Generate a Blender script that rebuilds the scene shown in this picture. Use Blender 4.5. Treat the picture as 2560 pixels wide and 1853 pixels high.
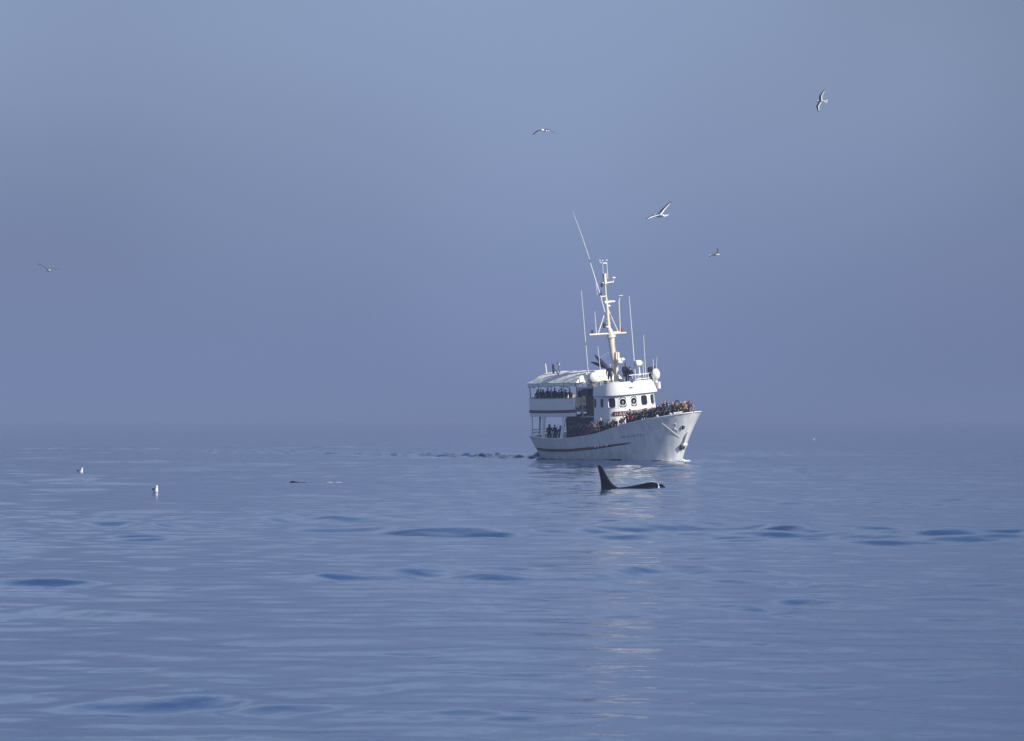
import bpy, math, random
import numpy as np
from mathutils import Vector, Matrix

for o in list(bpy.data.objects):
    bpy.data.objects.remove(o, do_unlink=True)
sc = bpy.context.scene
col = sc.collection
R = math.radians

# ---------------------------------------------------------------- camera
F = 6000.0                      # focal length in photograph pixels (2560 wide)
CAM_H = 3.6                     # deck of the boat the picture was taken from
HORIZON = 1050.0                # row of the (fogged) horizon
cam = bpy.data.objects.new('camera', bpy.data.cameras.new('camera'))
col.objects.link(cam)
cam.location = (0, 0, CAM_H)
cam.rotation_euler = (math.pi / 2 + math.atan((HORIZON - 926.5) / F), 0, 0)
cam.data.sensor_width = 36.0
cam.data.lens = 36.0 * F / 2560.0
cam.data.clip_start = 0.5
cam.data.clip_end = 30000.0
sc.camera = cam

# ---------------------------------------------------------------- sun and sky
SUN_EL, SUN_AZ = 30.0, 134.0    # azimuth clockwise from the viewing direction
SUN = Vector((math.sin(R(SUN_AZ)) * math.cos(R(SUN_EL)), math.cos(R(SUN_AZ)) * math.cos(R(SUN_EL)), math.sin(R(SUN_EL))))
sun = bpy.data.objects.new('sun', bpy.data.lights.new('sun', 'SUN'))
col.objects.link(sun)
sun.data.energy = 5.0
sun.data.angle = R(0.55)
sun.data.color = (1.0, 0.95, 0.86)
sun.rotation_euler = SUN.to_track_quat('Z', 'Y').to_euler()

world = bpy.data.worlds.new('World')
sc.world = world
world.use_nodes = True
wn, wl = world.node_tree.nodes, world.node_tree.links
bg = wn['Background']
sky = wn.new('ShaderNodeTexSky')
sky.sky_type = 'NISHITA'
sky.sun_disc = False
sky.sun_elevation = R(SUN_EL)
sky.sun_rotation = R(SUN_AZ)
sky.air_density, sky.dust_density, sky.ozone_density = 1.0, 1.0, 3.0
tc = wn.new('ShaderNodeTexCoord')
sep = wn.new('ShaderNodeSeparateXYZ')
wl.new(tc.outputs['Generated'], sep.inputs[0])


def wmath(op, a, b=None, c=None, clamp=False):
    n = wn.new('ShaderNodeMath')
    n.operation = op
    n.use_clamp = clamp
    for i, v in enumerate((a, b, c)):
        if v is None:
            continue
        if isinstance(v, (int, float)):
            n.inputs[i].default_value = v
        else:
            wl.new(v, n.inputs[i])
    return n.outputs[0]


# fog bank low in the sky, all the way round: lit like scattering air (1 + k cos^2 of the angle to the sun)
dot = wn.new('ShaderNodeVectorMath')
dot.operation = 'DOT_PRODUCT'
wl.new(tc.outputs['Generated'], dot.inputs[0])
dot.inputs[1].default_value = SUN
cos2 = wmath('MULTIPLY', dot.outputs['Value'], dot.outputs['Value'])
phase = wmath('MULTIPLY_ADD', cos2, 0.5, 0.87)
ramp = wn.new('ShaderNodeValToRGB')
wl.new(wmath('MULTIPLY', sep.outputs['Z'], 2.2, clamp=True), ramp.inputs[0])
ramp.color_ramp.interpolation = 'EASE'
ramp.color_ramp.elements[0].position = 0.0
ramp.color_ramp.elements[0].color = (0.172, 0.226, 0.398, 1)
ramp.color_ramp.elements[1].position = 0.38
ramp.color_ramp.elements[1].color = (0.255, 0.333, 0.505, 1)
e = ramp.color_ramp.elements.new(0.56)
e.color = (0.44, 0.55, 0.77, 1)  # brighter band above the frame, added to lighten the sea's reflections
fog_noise = wn.new('ShaderNodeTexNoise')
fog_noise.noise_dimensions = '4D'
fog_noise.inputs['W'].default_value = 10.5
fog_noise.inputs['Scale'].default_value = 2.6
fog_noise.inputs['Detail'].default_value = 2.0
fog_noise.inputs['Roughness'].default_value = 0.45
wl.new(tc.outputs['Generated'], fog_noise.inputs['Vector'])
var = wmath('MULTIPLY_ADD', fog_noise.outputs['Fac'], 1.7, 0.13)
fog_gain = wmath('MULTIPLY', wmath('MULTIPLY', phase, var), 8.0)
fogc = wn.new('ShaderNodeVectorMath')
fogc.operation = 'SCALE'
wl.new(ramp.outputs['Color'], fogc.inputs[0])
wl.new(fog_gain, fogc.inputs['Scale'])
mr = wn.new('ShaderNodeMapRange')
mr.interpolation_type = 'SMOOTHSTEP'
mr.inputs['From Min'].default_value = 0.25
mr.inputs['From Max'].default_value = 0.58
wl.new(sep.outputs['Z'], mr.inputs['Value'])
mix = wn.new('ShaderNodeMix')
mix.data_type = 'RGBA'
wl.new(mr.outputs['Result'], mix.inputs['Factor'])
wl.new(fogc.outputs[0], mix.inputs['A'])
wl.new(sky.outputs['Color'], mix.inputs['B'])
wl.new(mix.outputs['Result'], bg.inputs['Color'])
bg.inputs['Strength'].default_value = 0.1

sc.view_settings.view_transform = 'Standard'
sc.view_settings.look = 'None'
sc.view_settings.exposure = 0.2
sc.view_settings.gamma = 1.0
sc.cycles.use_denoising = True
sc.cycles.max_bounces = 6
sc.cycles.diffuse_bounces = 2
sc.cycles.glossy_bounces = 3
sc.cycles.transmission_bounces = 4
sc.cycles.volume_bounces = 0

rnd = random.Random(7)
nrg = np.random.default_rng(11)


# ---------------------------------------------------------------- helpers
def at(px, py, d):
    """point on the ray of a photograph pixel at distance d along the view"""
    return Vector(((px - 1280.0) * d / F, d, CAM_H + (HORIZON - py) * d / F))


def tag(o, label=None, cat=None, group=None, kind=None):
    if label: o['label'] = label
    if cat: o['category'] = cat
    if group: o['group'] = group
    if kind: o['kind'] = kind
    return o


def material(name, color, rough=0.5, metal=0.0, vary=0.0, scale=4.0, bump=0.0, coat=0.0, stretch=(1, 1, 1)):
    m = bpy.data.materials.new(name)
    m.use_nodes = True
    n, l = m.node_tree.nodes, m.node_tree.links
    p = n['Principled BSDF']
    p.inputs['Roughness'].default_value = rough
    p.inputs['Metallic'].default_value = metal
    p.inputs['Coat Weight'].default_value = coat
    p.inputs['Base Color'].default_value = (*color, 1)
    if vary or bump:
        t = n.new('ShaderNodeTexCoord')
        mp = n.new('ShaderNodeMapping')
        mp.inputs['Scale'].default_value = stretch
        nz = n.new('ShaderNodeTexNoise')
        nz.inputs['Scale'].default_value = scale
        nz.inputs['Detail'].default_value = 5
        l.new(t.outputs['Object'], mp.inputs[0])
        l.new(mp.outputs[0], nz.inputs['Vector'])
        if vary:
            cr = n.new('ShaderNodeValToRGB')
            cr.color_ramp.elements[0].position = 0.3
            cr.color_ramp.elements[1].position = 0.7
            cr.color_ramp.elements[0].color = (*[c * (1 - vary) for c in color], 1)
            cr.color_ramp.elements[1].color = (*[min(1, c * (1 + vary * 0.4)) for c in color], 1)
            l.new(nz.outputs['Fac'], cr.inputs[0])
            l.new(cr.outputs[0], p.inputs['Base Color'])
        if bump:
            b = n.new('ShaderNodeBump')
            b.inputs['Strength'].default_value = bump
            b.inputs['Distance'].default_value = 0.05
            l.new(nz.outputs['Fac'], b.inputs['Height'])
            l.new(b.outputs[0], p.inputs['Normal'])
    return m


# ---------------------------------------------------------------- boat frame (needed for the wake too)
THETA = 33.0                                    # heading, degrees off the line towards the camera
ROLL = 5.0                                      # she rolls to starboard
HEAD = Vector((math.sin(R(THETA)), -math.cos(R(THETA)), 0))
PORT = Vector((math.cos(R(THETA)), math.sin(R(THETA)), 0))
BOAT = Vector((9.93, 214.9, 0))
ORCA = at(1585, 1222, 125.6)
ORCA.z = 0

# ---------------------------------------------------------------- the sea: one sheet, real waves


def smooth(e0, e1, x):
    t = np.clip((x - e0) / (e1 - e0), 0, 1)
    return t * t * (3 - 2 * t)


def value_noise(x, y, cell, seed):
    g = np.random.default_rng(seed).random((64, 64))
    u, v = x / cell, y / cell
    i, j = np.floor(u).astype(int), np.floor(v).astype(int)
    fu, fv = u - i, v - j
    fu, fv = fu * fu * (3 - 2 * fu), fv * fv * (3 - 2 * fv)
    a, b = g[i % 64, j % 64], g[(i + 1) % 64, j % 64]
    c, d = g[i % 64, (j + 1) % 64], g[(i + 1) % 64, (j + 1) % 64]
    return (a * (1 - fu) + b * fu) * (1 - fv) + (c * (1 - fu) + d * fu) * fv


SWELLS = [(372, 1309, 260, 12, 0.06), (790, 1301, 280, 11, 0.075), (1000, 1326, 460, 8, 0.10), (1240, 1330, 600, 9, 0.12), (1420, 1341, 520, 10, 0.13), (1637, 1320, 420, 10, 0.12), (1987, 1321, 330, 11, 0.09), (2461, 1335, 300, 9, 0.06),
          (1016, 1441, 380, 14, 0.13), (1219, 1422, 400, 12, 0.11), (1600, 1436, 580, 14, 0.13), (1835, 1448, 340, 12, 0.11), (2066, 1465, 300, 11, 0.085), (2427, 1434, 280, 10, 0.08),
          (124, 1538, 420, 20, 0.08), (1964, 1518, 400, 13, 0.10), (700, 1365, 240, 7, 0.06), (300, 1430, 420, 10, 0.045), (900, 1560, 300, 8, 0.05),
          (451, 1762, 480, 26, 0.13), (971, 1718, 320, 16, 0.07), (1117, 1788, 420, 18, 0.085), (2348, 1668, 480, 12, 0.07), (2517, 1686, 300, 12, 0.08), (1309, 1640, 380, 12, 0.05), (60, 1660, 300, 9, 0.05),
          (180, 1202, 150, 4, 0.10), (560, 1205, 220, 4, 0.05), (1440, 1214, 90, 3, 0.10), (1900, 1137, 130, 4, 0.07), (2130, 1254, 180, 5, 0.06), (2300, 1259, 120, 5, 0.06), (100, 1253, 220, 5, 0.05), (1780, 1154, 130, 3, 0.09)]


def sea_height(x, y, spacing):
    z = np.zeros_like(x)
    big = value_noise(x + 300, y + 700, 34.0, 4)
    patch = 0.42 + 2.2 * smooth(0.46, 0.90, value_noise((x + 500) * 0.6, y + 900, 7.0, 3)) * smooth(0.2, 0.75, big)
    fine = 0.42 + 1.9 * (value_noise(x + 900, y + 100, 17.0, 5) * value_noise(x + 200, y + 400, 55.0, 6))
    bands = ((9, 20, 8, 0.010, 25, None), (2.2, 5.5, 22, 0.034, 24, patch), (0.9, 2.2, 24, 0.046, 30, fine), (0.3, 0.8, 16, 0.014, 60, fine))
    for lo, hi, n, slope, spread, mod in bands:
        acc = np.zeros_like(x)
        for k in range(n):
            lam = lo * (hi / lo) ** nrg.random()
            th = R(262 + (nrg.random() * 2 - 1) * spread)
            kk = 2 * math.pi / lam
            a = slope / kk * math.sqrt(2.0 / n)
            fade = 1 - smooth(lam * 0.22, lam * 0.42, spacing)
            acc += a * fade * np.cos(kk * (x * math.cos(th) + y * math.sin(th)) + nrg.random() * 6.283)
        z += acc if mod is None else acc * mod
    # churned water the boat leaves behind, along its hull and at the stem
    rx, ry = x - BOAT.x, y - BOAT.y
    s = rx * HEAD.x + ry * HEAD.y
    t = rx * PORT.x + ry * PORT.y
    aft = np.clip(-s - 8, 0, 400)
    wid = 4.2 + aft * 0.13
    m = np.exp(-(t / wid) ** 4) * smooth(-8, -11, s) * np.exp(-aft / 55.0)
    hullm = np.exp(-((np.abs(t) - 3.1) / 1.3) ** 2) * smooth(-12, -9, s) * smooth(10.5, 8, s) * 0.45
    m = np.clip(m * 1.3 + hullm, 0, 1.3)
    chop = np.zeros_like(x)
    for k in range(26):
        lam = 1.15 * 2.7 ** nrg.random()
        th = nrg.random() * 6.283
        kk = 2 * math.pi / lam
        chop += 0.42 / kk * math.sqrt(2 / 26) * (1 - smooth(lam * 0.25, lam * 0.5, spacing)) * np.cos(kk * (x * math.cos(th) + y * math.sin(th)) + nrg.random() * 6.283)
    z += chop * m
    # single swells that stand out of the calm: where, how wide, how deep, how steep
    rg = random.Random(42)
    streaks = [(px, py, w, 0.85 * th, 1.45 * sl) for px, py, w, th, sl in SWELLS]
    for _ in range(230):                                    # and the many small ones between
        py = 1165 + 700 * rg.random() ** 1.15
        near = (py - 1165) / 700
        streaks.append((rg.uniform(-150, 2710), py, rg.uniform(130, 520), rg.uniform(2.2, 4.5) + 7 * near * rg.random(), rg.uniform(0.02, 0.075)))
    ring = np.hypot(x[:, 0], y[:, 0])
    for px, py, w, th, sl in streaks:
        d = CAM_H * F / (py - HORIZON)
        cx, sx, lam = (px - 1280) * d / F, 0.62 * w * d / F, 2.6 * th * d * d / (F * CAM_H)
        a, b = np.searchsorted(ring, (d - 2.5 * lam - 0.3 * sx, (d + 2.5 * lam + 0.3 * sx) * 1.05))
        X, Y = x[a:b, :520], y[a:b, :520]
        v = (Y - d) + 0.08 * (X - cx) * math.sin(px * 1.7)
        v = v + 0.16 * lam * np.sin((X - cx) / sx * 2.3 + px) + 0.07 * lam * np.sin((X - cx) / sx * 6.1 + py)
        e = np.exp(-((X - cx) / sx) ** 2 - (v / (0.60 * lam)) ** 2)
        z[a:b, :520] += sl * lam / 6.283 * e * np.sin(6.283 * v / lam)
    # bow wave arms
    for sg in (-1, 1):
        q = t * sg - (8.4 - s) * 0.33
        z += 0.09 * np.exp(-(q / 0.55) ** 2) * smooth(9.2, 7.8, s) * np.exp(-np.clip(8.4 - s, 0, 99) / 9.0) * np.cos(q * 2.4)
    # rings round the whale
    wx, wy = x - ORCA.x, (y - ORCA.y)
    r = np.hypot(wx * 0.5, wy)
    z += 0.018 * np.cos(r * 4.2) * np.exp(-((r - 1.6) / 1.5) ** 2)
    return z


def build_sea():
    rad = np.concatenate([[2.0], np.geomspace(8, 23, 50)[:-1], np.geomspace(23, 320, 1480), np.geomspace(320, 9000, 170)[1:]])
    nr = len(rad)
    # keep the rings dense over the stretch of water that shows
    fine = np.linspace(-R(17), R(17), 520)
    rest = np.linspace(R(17), 2 * math.pi - R(17), 42)[1:-1]
    ang = np.concatenate([fine, rest])
    na = len(ang)
    rr, aa = np.meshgrid(rad, ang, indexing='ij')
    x, y = rr * np.sin(aa), rr * np.cos(aa)
    dr = np.gradient(rad)[:, None] * np.ones(na)
    da = rr * np.where(np.arange(na) < 520, R(34) / 520, R(8.0))[None, :]
    z = sea_height(x, y, np.maximum(dr * 0.75, da))
    z *= 1 - smooth(900, 2500, rr)
    verts = np.stack([x, y, z], -1).reshape(-1, 3)
    i, j = np.meshgrid(np.arange(nr - 1), np.arange(na), indexing='ij')
    j2 = (j + 1) % na
    quads = np.stack([i * na + j, i * na + j2, (i + 1) * na + j2, (i + 1) * na + j], -1).reshape(-1, 4)[:, ::-1]
    me = bpy.data.meshes.new('sea')
    me.vertices.add(len(verts))
    me.vertices.foreach_set('co', verts.ravel().astype(np.float32))
    cap = np.arange(na)
    nq = len(quads)
    me.loops.add(nq * 4 + na)
    me.loops.foreach_set('vertex_index', np.concatenate([quads.ravel(), cap[::-1]]).astype(np.int32))
    me.polygons.add(nq + 1)
    me.polygons.foreach_set('loop_start', np.concatenate([np.arange(nq) * 4, [nq * 4]]).astype(np.int32))
    me.polygons.foreach_set('use_smooth', np.ones(nq + 1, dtype=bool))
    me.update(calc_edges=True)
    me.validate()
    o = bpy.data.objects.new('sea', me)
    col.objects.link(o)
    m = bpy.data.materials.new('sea_water')
    m.use_nodes = True
    n, l = m.node_tree.nodes, m.node_tree.links
    p = n['Principled BSDF']
    p.inputs['Base Color'].default_value = (0.024, 0.064, 0.172, 1)
    p.inputs['Roughness'].default_value = 0.09
    p.inputs['IOR'].default_value = 1.45
    p.inputs['Specular IOR Level'].default_value = 1.0
    g = n.new('ShaderNodeNewGeometry')
    nz = n.new('ShaderNodeTexNoise')
    nz.inputs['Scale'].default_value = 0.9
    nz.inputs['Detail'].default_value = 4
    nz.inputs['Roughness'].default_value = 0.50
    l.new(g.outputs['Position'], nz.inputs['Vector'])
    calm = n.new('ShaderNodeTexNoise')                      # breaths of wind: ruffled and glassy patches
    calm.inputs['Scale'].default_value = 0.035
    calm.inputs['Detail'].default_value = 3
    l.new(g.outputs['Position'], calm.inputs['Vector'])
    cr = n.new('ShaderNodeMapRange')
    cr.inputs['From Min'].default_value = 0.38
    cr.inputs['From Max'].default_value = 0.66
    cr.inputs['To Min'].default_value = 0.50
    cr.inputs['To Max'].default_value = 1.0
    l.new(calm.outputs['Fac'], cr.inputs['Value'])
    b = n.new('ShaderNodeBump')
    b.inputs['Distance'].default_value = 0.055
    l.new(cr.outputs['Result'], b.inputs['Strength'])
    l.new(nz.outputs['Fac'], b.inputs['Height'])
    l.new(b.outputs[0], p.inputs['Normal'])
    me.materials.append(m)
    return tag(o, 'calm slate blue sea with long low ripples', kind='structure')


build_sea()

# ---------------------------------------------------------------- haze


def build_haze():
    s, z0, z1 = 9500.0, -1.5, 27.0
    v = [(x, y, z) for z in (z0, z1) for x, y in ((-s, -s), (s, -s), (s, s), (-s, s))]
    f = [(3, 2, 1, 0), (4, 5, 6, 7), (0, 1, 5, 4), (1, 2, 6, 5), (2, 3, 7, 6), (3, 0, 4, 7)]
    me = bpy.data.meshes.new('haze')
    me.from_pydata(v, [], f)
    o = bpy.data.objects.new('haze', me)
    col.objects.link(o)
    m = bpy.data.materials.new('haze_air')
    m.use_nodes = True
    n, l = m.node_tree.nodes, m.node_tree.links
    n.remove(n['Principled BSDF'])
    pv = n.new('ShaderNodeVolumePrincipled')
    pv.inputs['Color'].default_value = (0.27, 0.345, 0.57, 1)
    pv.inputs['Density'].default_value = 0.00070
    pv.inputs['Anisotropy'].default_value = -0.1
    l.new(pv.outputs[0], n['Material Output'].inputs['Volume'])
    me.materials.append(m)
    return tag(o, 'pale blue sea haze', kind='stuff')


build_haze()

# ---------------------------------------------------------------- mesh building


class MB:
    def __init__(self):
        self.v, self.f, self.m = [], [], []

    def add(self, verts, faces, mi=0):
        b = len(self.v)
        self.v += [tuple(p) for p in verts]
        self.f += [tuple(b + i for i in f) for f in faces]
        self.m += [mi] * len(faces)
        return self

    def box(self, c, s, rz=0.0, mi=0, taper=1.0):
        cx, cy, cz = c
        hx, hy, hz = s[0] / 2, s[1] / 2, s[2] / 2
        ca, sa = math.cos(rz), math.sin(rz)
        vs = []
        for z, k in ((-hz, 1.0), (hz, taper)):
            for x, y in ((-hx, -hy), (hx, -hy), (hx, hy), (-hx, hy)):
                x, y = x * k, y * k
                vs.append((cx + x * ca - y * sa, cy + x * sa + y * ca, cz + z))
        return self.add(vs, [(3, 2, 1, 0), (4, 5, 6, 7), (0, 1, 5, 4), (1, 2, 6, 5), (2, 3, 7, 6), (3, 0, 4, 7)], mi)

    def tube(self, pts, r, n=8, mi=0, caps=True):
        pts = [Vector(p) for p in pts]
        rs = [r] * len(pts) if isinstance(r, (int, float)) else list(r)
        rings = []
        up = None
        for i, p in enumerate(pts):
            d = (pts[min(i + 1, len(pts) - 1)] - pts[max(i - 1, 0)]).normalized()
            if up is None:
                up = Vector((0, 0, 1)) if abs(d.z) < 0.9 else Vector((1, 0, 0))
            a = d.cross(up)
            a = a.normalized() if a.length > 1e-6 else d.orthogonal().normalized()
            b = a.cross(d).normalized()
            up = b
            rings.append([p + (a * math.cos(t) + b * math.sin(t)) * rs[i] for t in (2 * math.pi * k / n for k in range(n))])
        vs = [q for g in rings for q in g]
        fs = [(i * n + k, i * n + (k + 1) % n, (i + 1) * n + (k + 1) % n, (i + 1) * n + k) for i in range(len(pts) - 1) for k in range(n)]
        if caps:
            fs += [tuple(range(n))[::-1], tuple((len(pts) - 1) * n + k for k in range(n))]
        return self.add(vs, fs, mi)

    def ellipsoid(self, c, r, nu=14, nv=9, mi=0, mat=None, squash=None):
        vs, fs = [], []
        for j in range(nv + 1):
            th = math.pi * j / nv
            for i in range(nu):
                ph = 2 * math.pi * i / nu
                p = Vector((math.sin(th) * math.cos(ph), math.sin(th) * math.sin(ph), math.cos(th)))
                if squash:
                    p = squash(p)
                q = Vector((p.x * r[0], p.y * r[1], p.z * r[2]))
                if mat:
                    q = mat @ q
                vs.append(Vector(c) + q)
        for j in range(nv):
            for i in range(nu):
                fs.append((j * nu + i, (j + 1) * nu + i, (j + 1) * nu + (i + 1) % nu, j * nu + (i + 1) % nu))
        return self.add(vs, fs, mi)

    def prism(self, outline, fn, d0, d1, mi=0):
        """outline of 2-D points mapped to 3-D by fn(u, v, depth), extruded between two depths"""
        n = len(outline)
        vs = [fn(u, v, d0) for u, v in outline] + [fn(u, v, d1) for u, v in outline]
        fs = [tuple(range(n))[::-1], tuple(range(n, 2 * n))] + [(i, (i + 1) % n, n + (i + 1) % n, n + i) for i in range(n)]
        return self.add(vs, fs, mi)

    def grid(self, rows, mi=0, closed=False):
        n = len(rows[0])
        vs = [p for r in rows for p in r]
        fs = []
        for i in range(len(rows) - 1):
            for k in range(n if closed else n - 1):
                k2 = (k + 1) % n
                fs.append((i * n + k, i * n + k2, (i + 1) * n + k2, (i + 1) * n + k))
        return self.add(vs, fs, mi)

    def build(self, name, mats, parent=None, smooth_angle=35, fix=True):
        me = bpy.data.meshes.new(name)
        me.from_pydata([tuple(p) for p in self.v], [], self.f)
        mats = mats if isinstance(mats, (list, tuple)) else [mats]
        for m in mats:
            me.materials.append(m)
        if any(self.m):
            me.polygons.foreach_set('material_index', self.m)
        if fix:
            import bmesh
            bm = bmesh.new()
            bm.from_mesh(me)
            bmesh.ops.recalc_face_normals(bm, faces=bm.faces)
            bm.to_mesh(me)
            bm.free()
        if smooth_angle:
            me.polygons.foreach_set('use_smooth', [True] * len(me.polygons))
            me.set_sharp_from_angle(angle=R(smooth_angle))
        me.update()
        o = bpy.data.objects.new(name, me)
        col.objects.link(o)
        if parent:
            o.parent = parent
        return o


def empty(name, loc=(0, 0, 0)):
    o = bpy.data.objects.new(name, None)
    o.empty_display_size = 0.2
    col.objects.link(o)
    o.location = loc
    return o


WHITE = material('white_paint', (0.80, 0.80, 0.78), 0.32, vary=0.06, scale=1.3, coat=0.2)
HULLW = material('hull_paint', (0.76, 0.76, 0.76), 0.30, vary=0.20, scale=2.4, bump=0.05, coat=0.15, stretch=(1.0, 1.0, 0.14))
DARKBOT = material('bottom_paint_dark_water', (0.035, 0.035, 0.05), 0.5)
REDBR = material('oxblood_paint', (0.115, 0.022, 0.025), 0.45, vary=0.25, scale=3)
CREAM = material('cream_paint', (0.72, 0.65, 0.53), 0.45, vary=0.10, scale=3)
CANVAS = material('white_canvas', (0.80, 0.78, 0.74), 0.85, vary=0.06, scale=2.5, bump=0.25)
DECK = material('grey_deck', (0.20, 0.20, 0.21), 0.8, vary=0.2)
CABIN = material('cabin_paint', (0.42, 0.41, 0.40), 0.5, vary=0.12)
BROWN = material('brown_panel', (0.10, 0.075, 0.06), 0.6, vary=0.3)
BLACK = material('black_plastic', (0.012, 0.012, 0.016), 0.5)
STEEL = material('stainless_pipe', (0.45, 0.45, 0.46), 0.28, metal=0.9)
DARKPIPE = material('sooty_pipe', (0.10, 0.10, 0.11), 0.5, metal=0.4)
GLASS = material('dark_glass', (0.012, 0.016, 0.026), 0.06)
ROPE = material('pale_rope', (0.62, 0.60, 0.56), 0.8)
LETTER = material('lettering_paint', (0.55, 0.52, 0.52), 0.5)
HULLTXT = material('dark_lettering', (0.16, 0.17, 0.22), 0.5)
LAMPDARK = material('lamp_housing', (0.05, 0.05, 0.055), 0.4)
REDLAMP = material('red_lamp_glass', (0.35, 0.05, 0.03), 0.3)

# ---------------------------------------------------------------- the boat
boat = empty('tour_boat', BOAT)
boat.rotation_euler = (R(ROLL), 0, R(-(90 - THETA)))
tag(boat, 'white whale watching boat with cream mast and crowded decks, oxblood stripes along hull', 'boat')
MBOAT = Matrix.Translation(BOAT) @ Matrix.Rotation(R(-(90 - THETA)), 4, 'Z') @ Matrix.Rotation(R(ROLL), 4, 'X')
MINV = MBOAT.inverted()


def bl(px, py, **plane):
    """boat-local point where a pixel's ray meets a plane of the boat (x=, y= or z=)"""
    o = MINV @ Vector((0, 0, CAM_H))
    p = MINV @ at(px, py, 200.0)
    d = p - o
    (ax, val), = plane.items()
    i = 'xyz'.index(ax)
    return o + d * ((val - o[i]) / d[i])


def proj(p):
    w = MBOAT @ Vector(p)
    return 1280 + F * w.x / w.y, HORIZON - F * (w.z - CAM_H) / w.y


_sx = np.array([-11.3, -8, -4.2, 0.9, 3.4, 5.5, 8.4, 11.0])
_sz = np.array([2.34, 2.16, 2.17, 2.62, 3.16, 3.60, 3.98, 4.28])
_tx = np.linspace(-11.3, 11.0, 200)
_tz = np.convolve(np.pad(np.interp(_tx, _sx, _sz), 12, mode='reflect', reflect_type='odd'), np.ones(25) / 25, 'valid')


def sheer(x):
    return float(np.interp(x, _tx, _tz))


def half_deck(x):
    if x < -4:
        return 3.3 - 0.85 * (max(0, -4 - x) / 7.2) ** 1.5
    if x < 2:
        return 3.3
    u = min(1.0, (x - 2) / 8.95)
    return 3.3 * max(0.0, 1 - u ** 2.3) ** 0.50


def half_wl(x):
    if x < -3:
        return 2.75 - 0.95 * (max(0, -3 - x) / 7.0) ** 1.8
    if x < -1:
        return 2.75
    u = min(1.0, (x + 1) / 9.0)
    return 2.75 * max(0.0, 1 - u ** 1.8) ** 0.52


def hull_pt(s, t, side, off=0.0):
    """s: stern..stem, t: waterline (0) .. rail (1), below 0 under water"""
    xd = -11.2 + 22.15 * s
    xw = -10.0 + 18.0 * s
    tt = max(0.0, t)
    stern, stem = -10.0 - 1.2 * tt ** 0.8, 8.25 + 2.6 * tt ** 1.12
    x = stern + (stem - stern) * s
    z = t * sheer(xd)
    e = 0.9 + 0.9 * smooth(0.55, 0.95, s)
    k = tt ** float(e)
    y = half_wl(xw) * (1 - k) + half_deck(xd) * k
    if t < 0:
        y *= math.sqrt(max(0.0, 1 - (t / 0.62) ** 2))
        x = stern + (8.25 + 2.5 * t - stern) * s
        z = t * 2.4
    return Vector((x, side * (y + off), z))


def s_of(x):
    return (x + 11.2) / 22.15


def deck_drop(x):
    return 0.66 - 0.22 * float(smooth(4.0, 6.5, np.array(x)))


def ss_list(n, a=0.0, b=1.0):
    u = np.linspace(a, b, n)
    return [1 - (1 - v) ** 1.35 if b == 1.0 else v for v in u]


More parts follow.
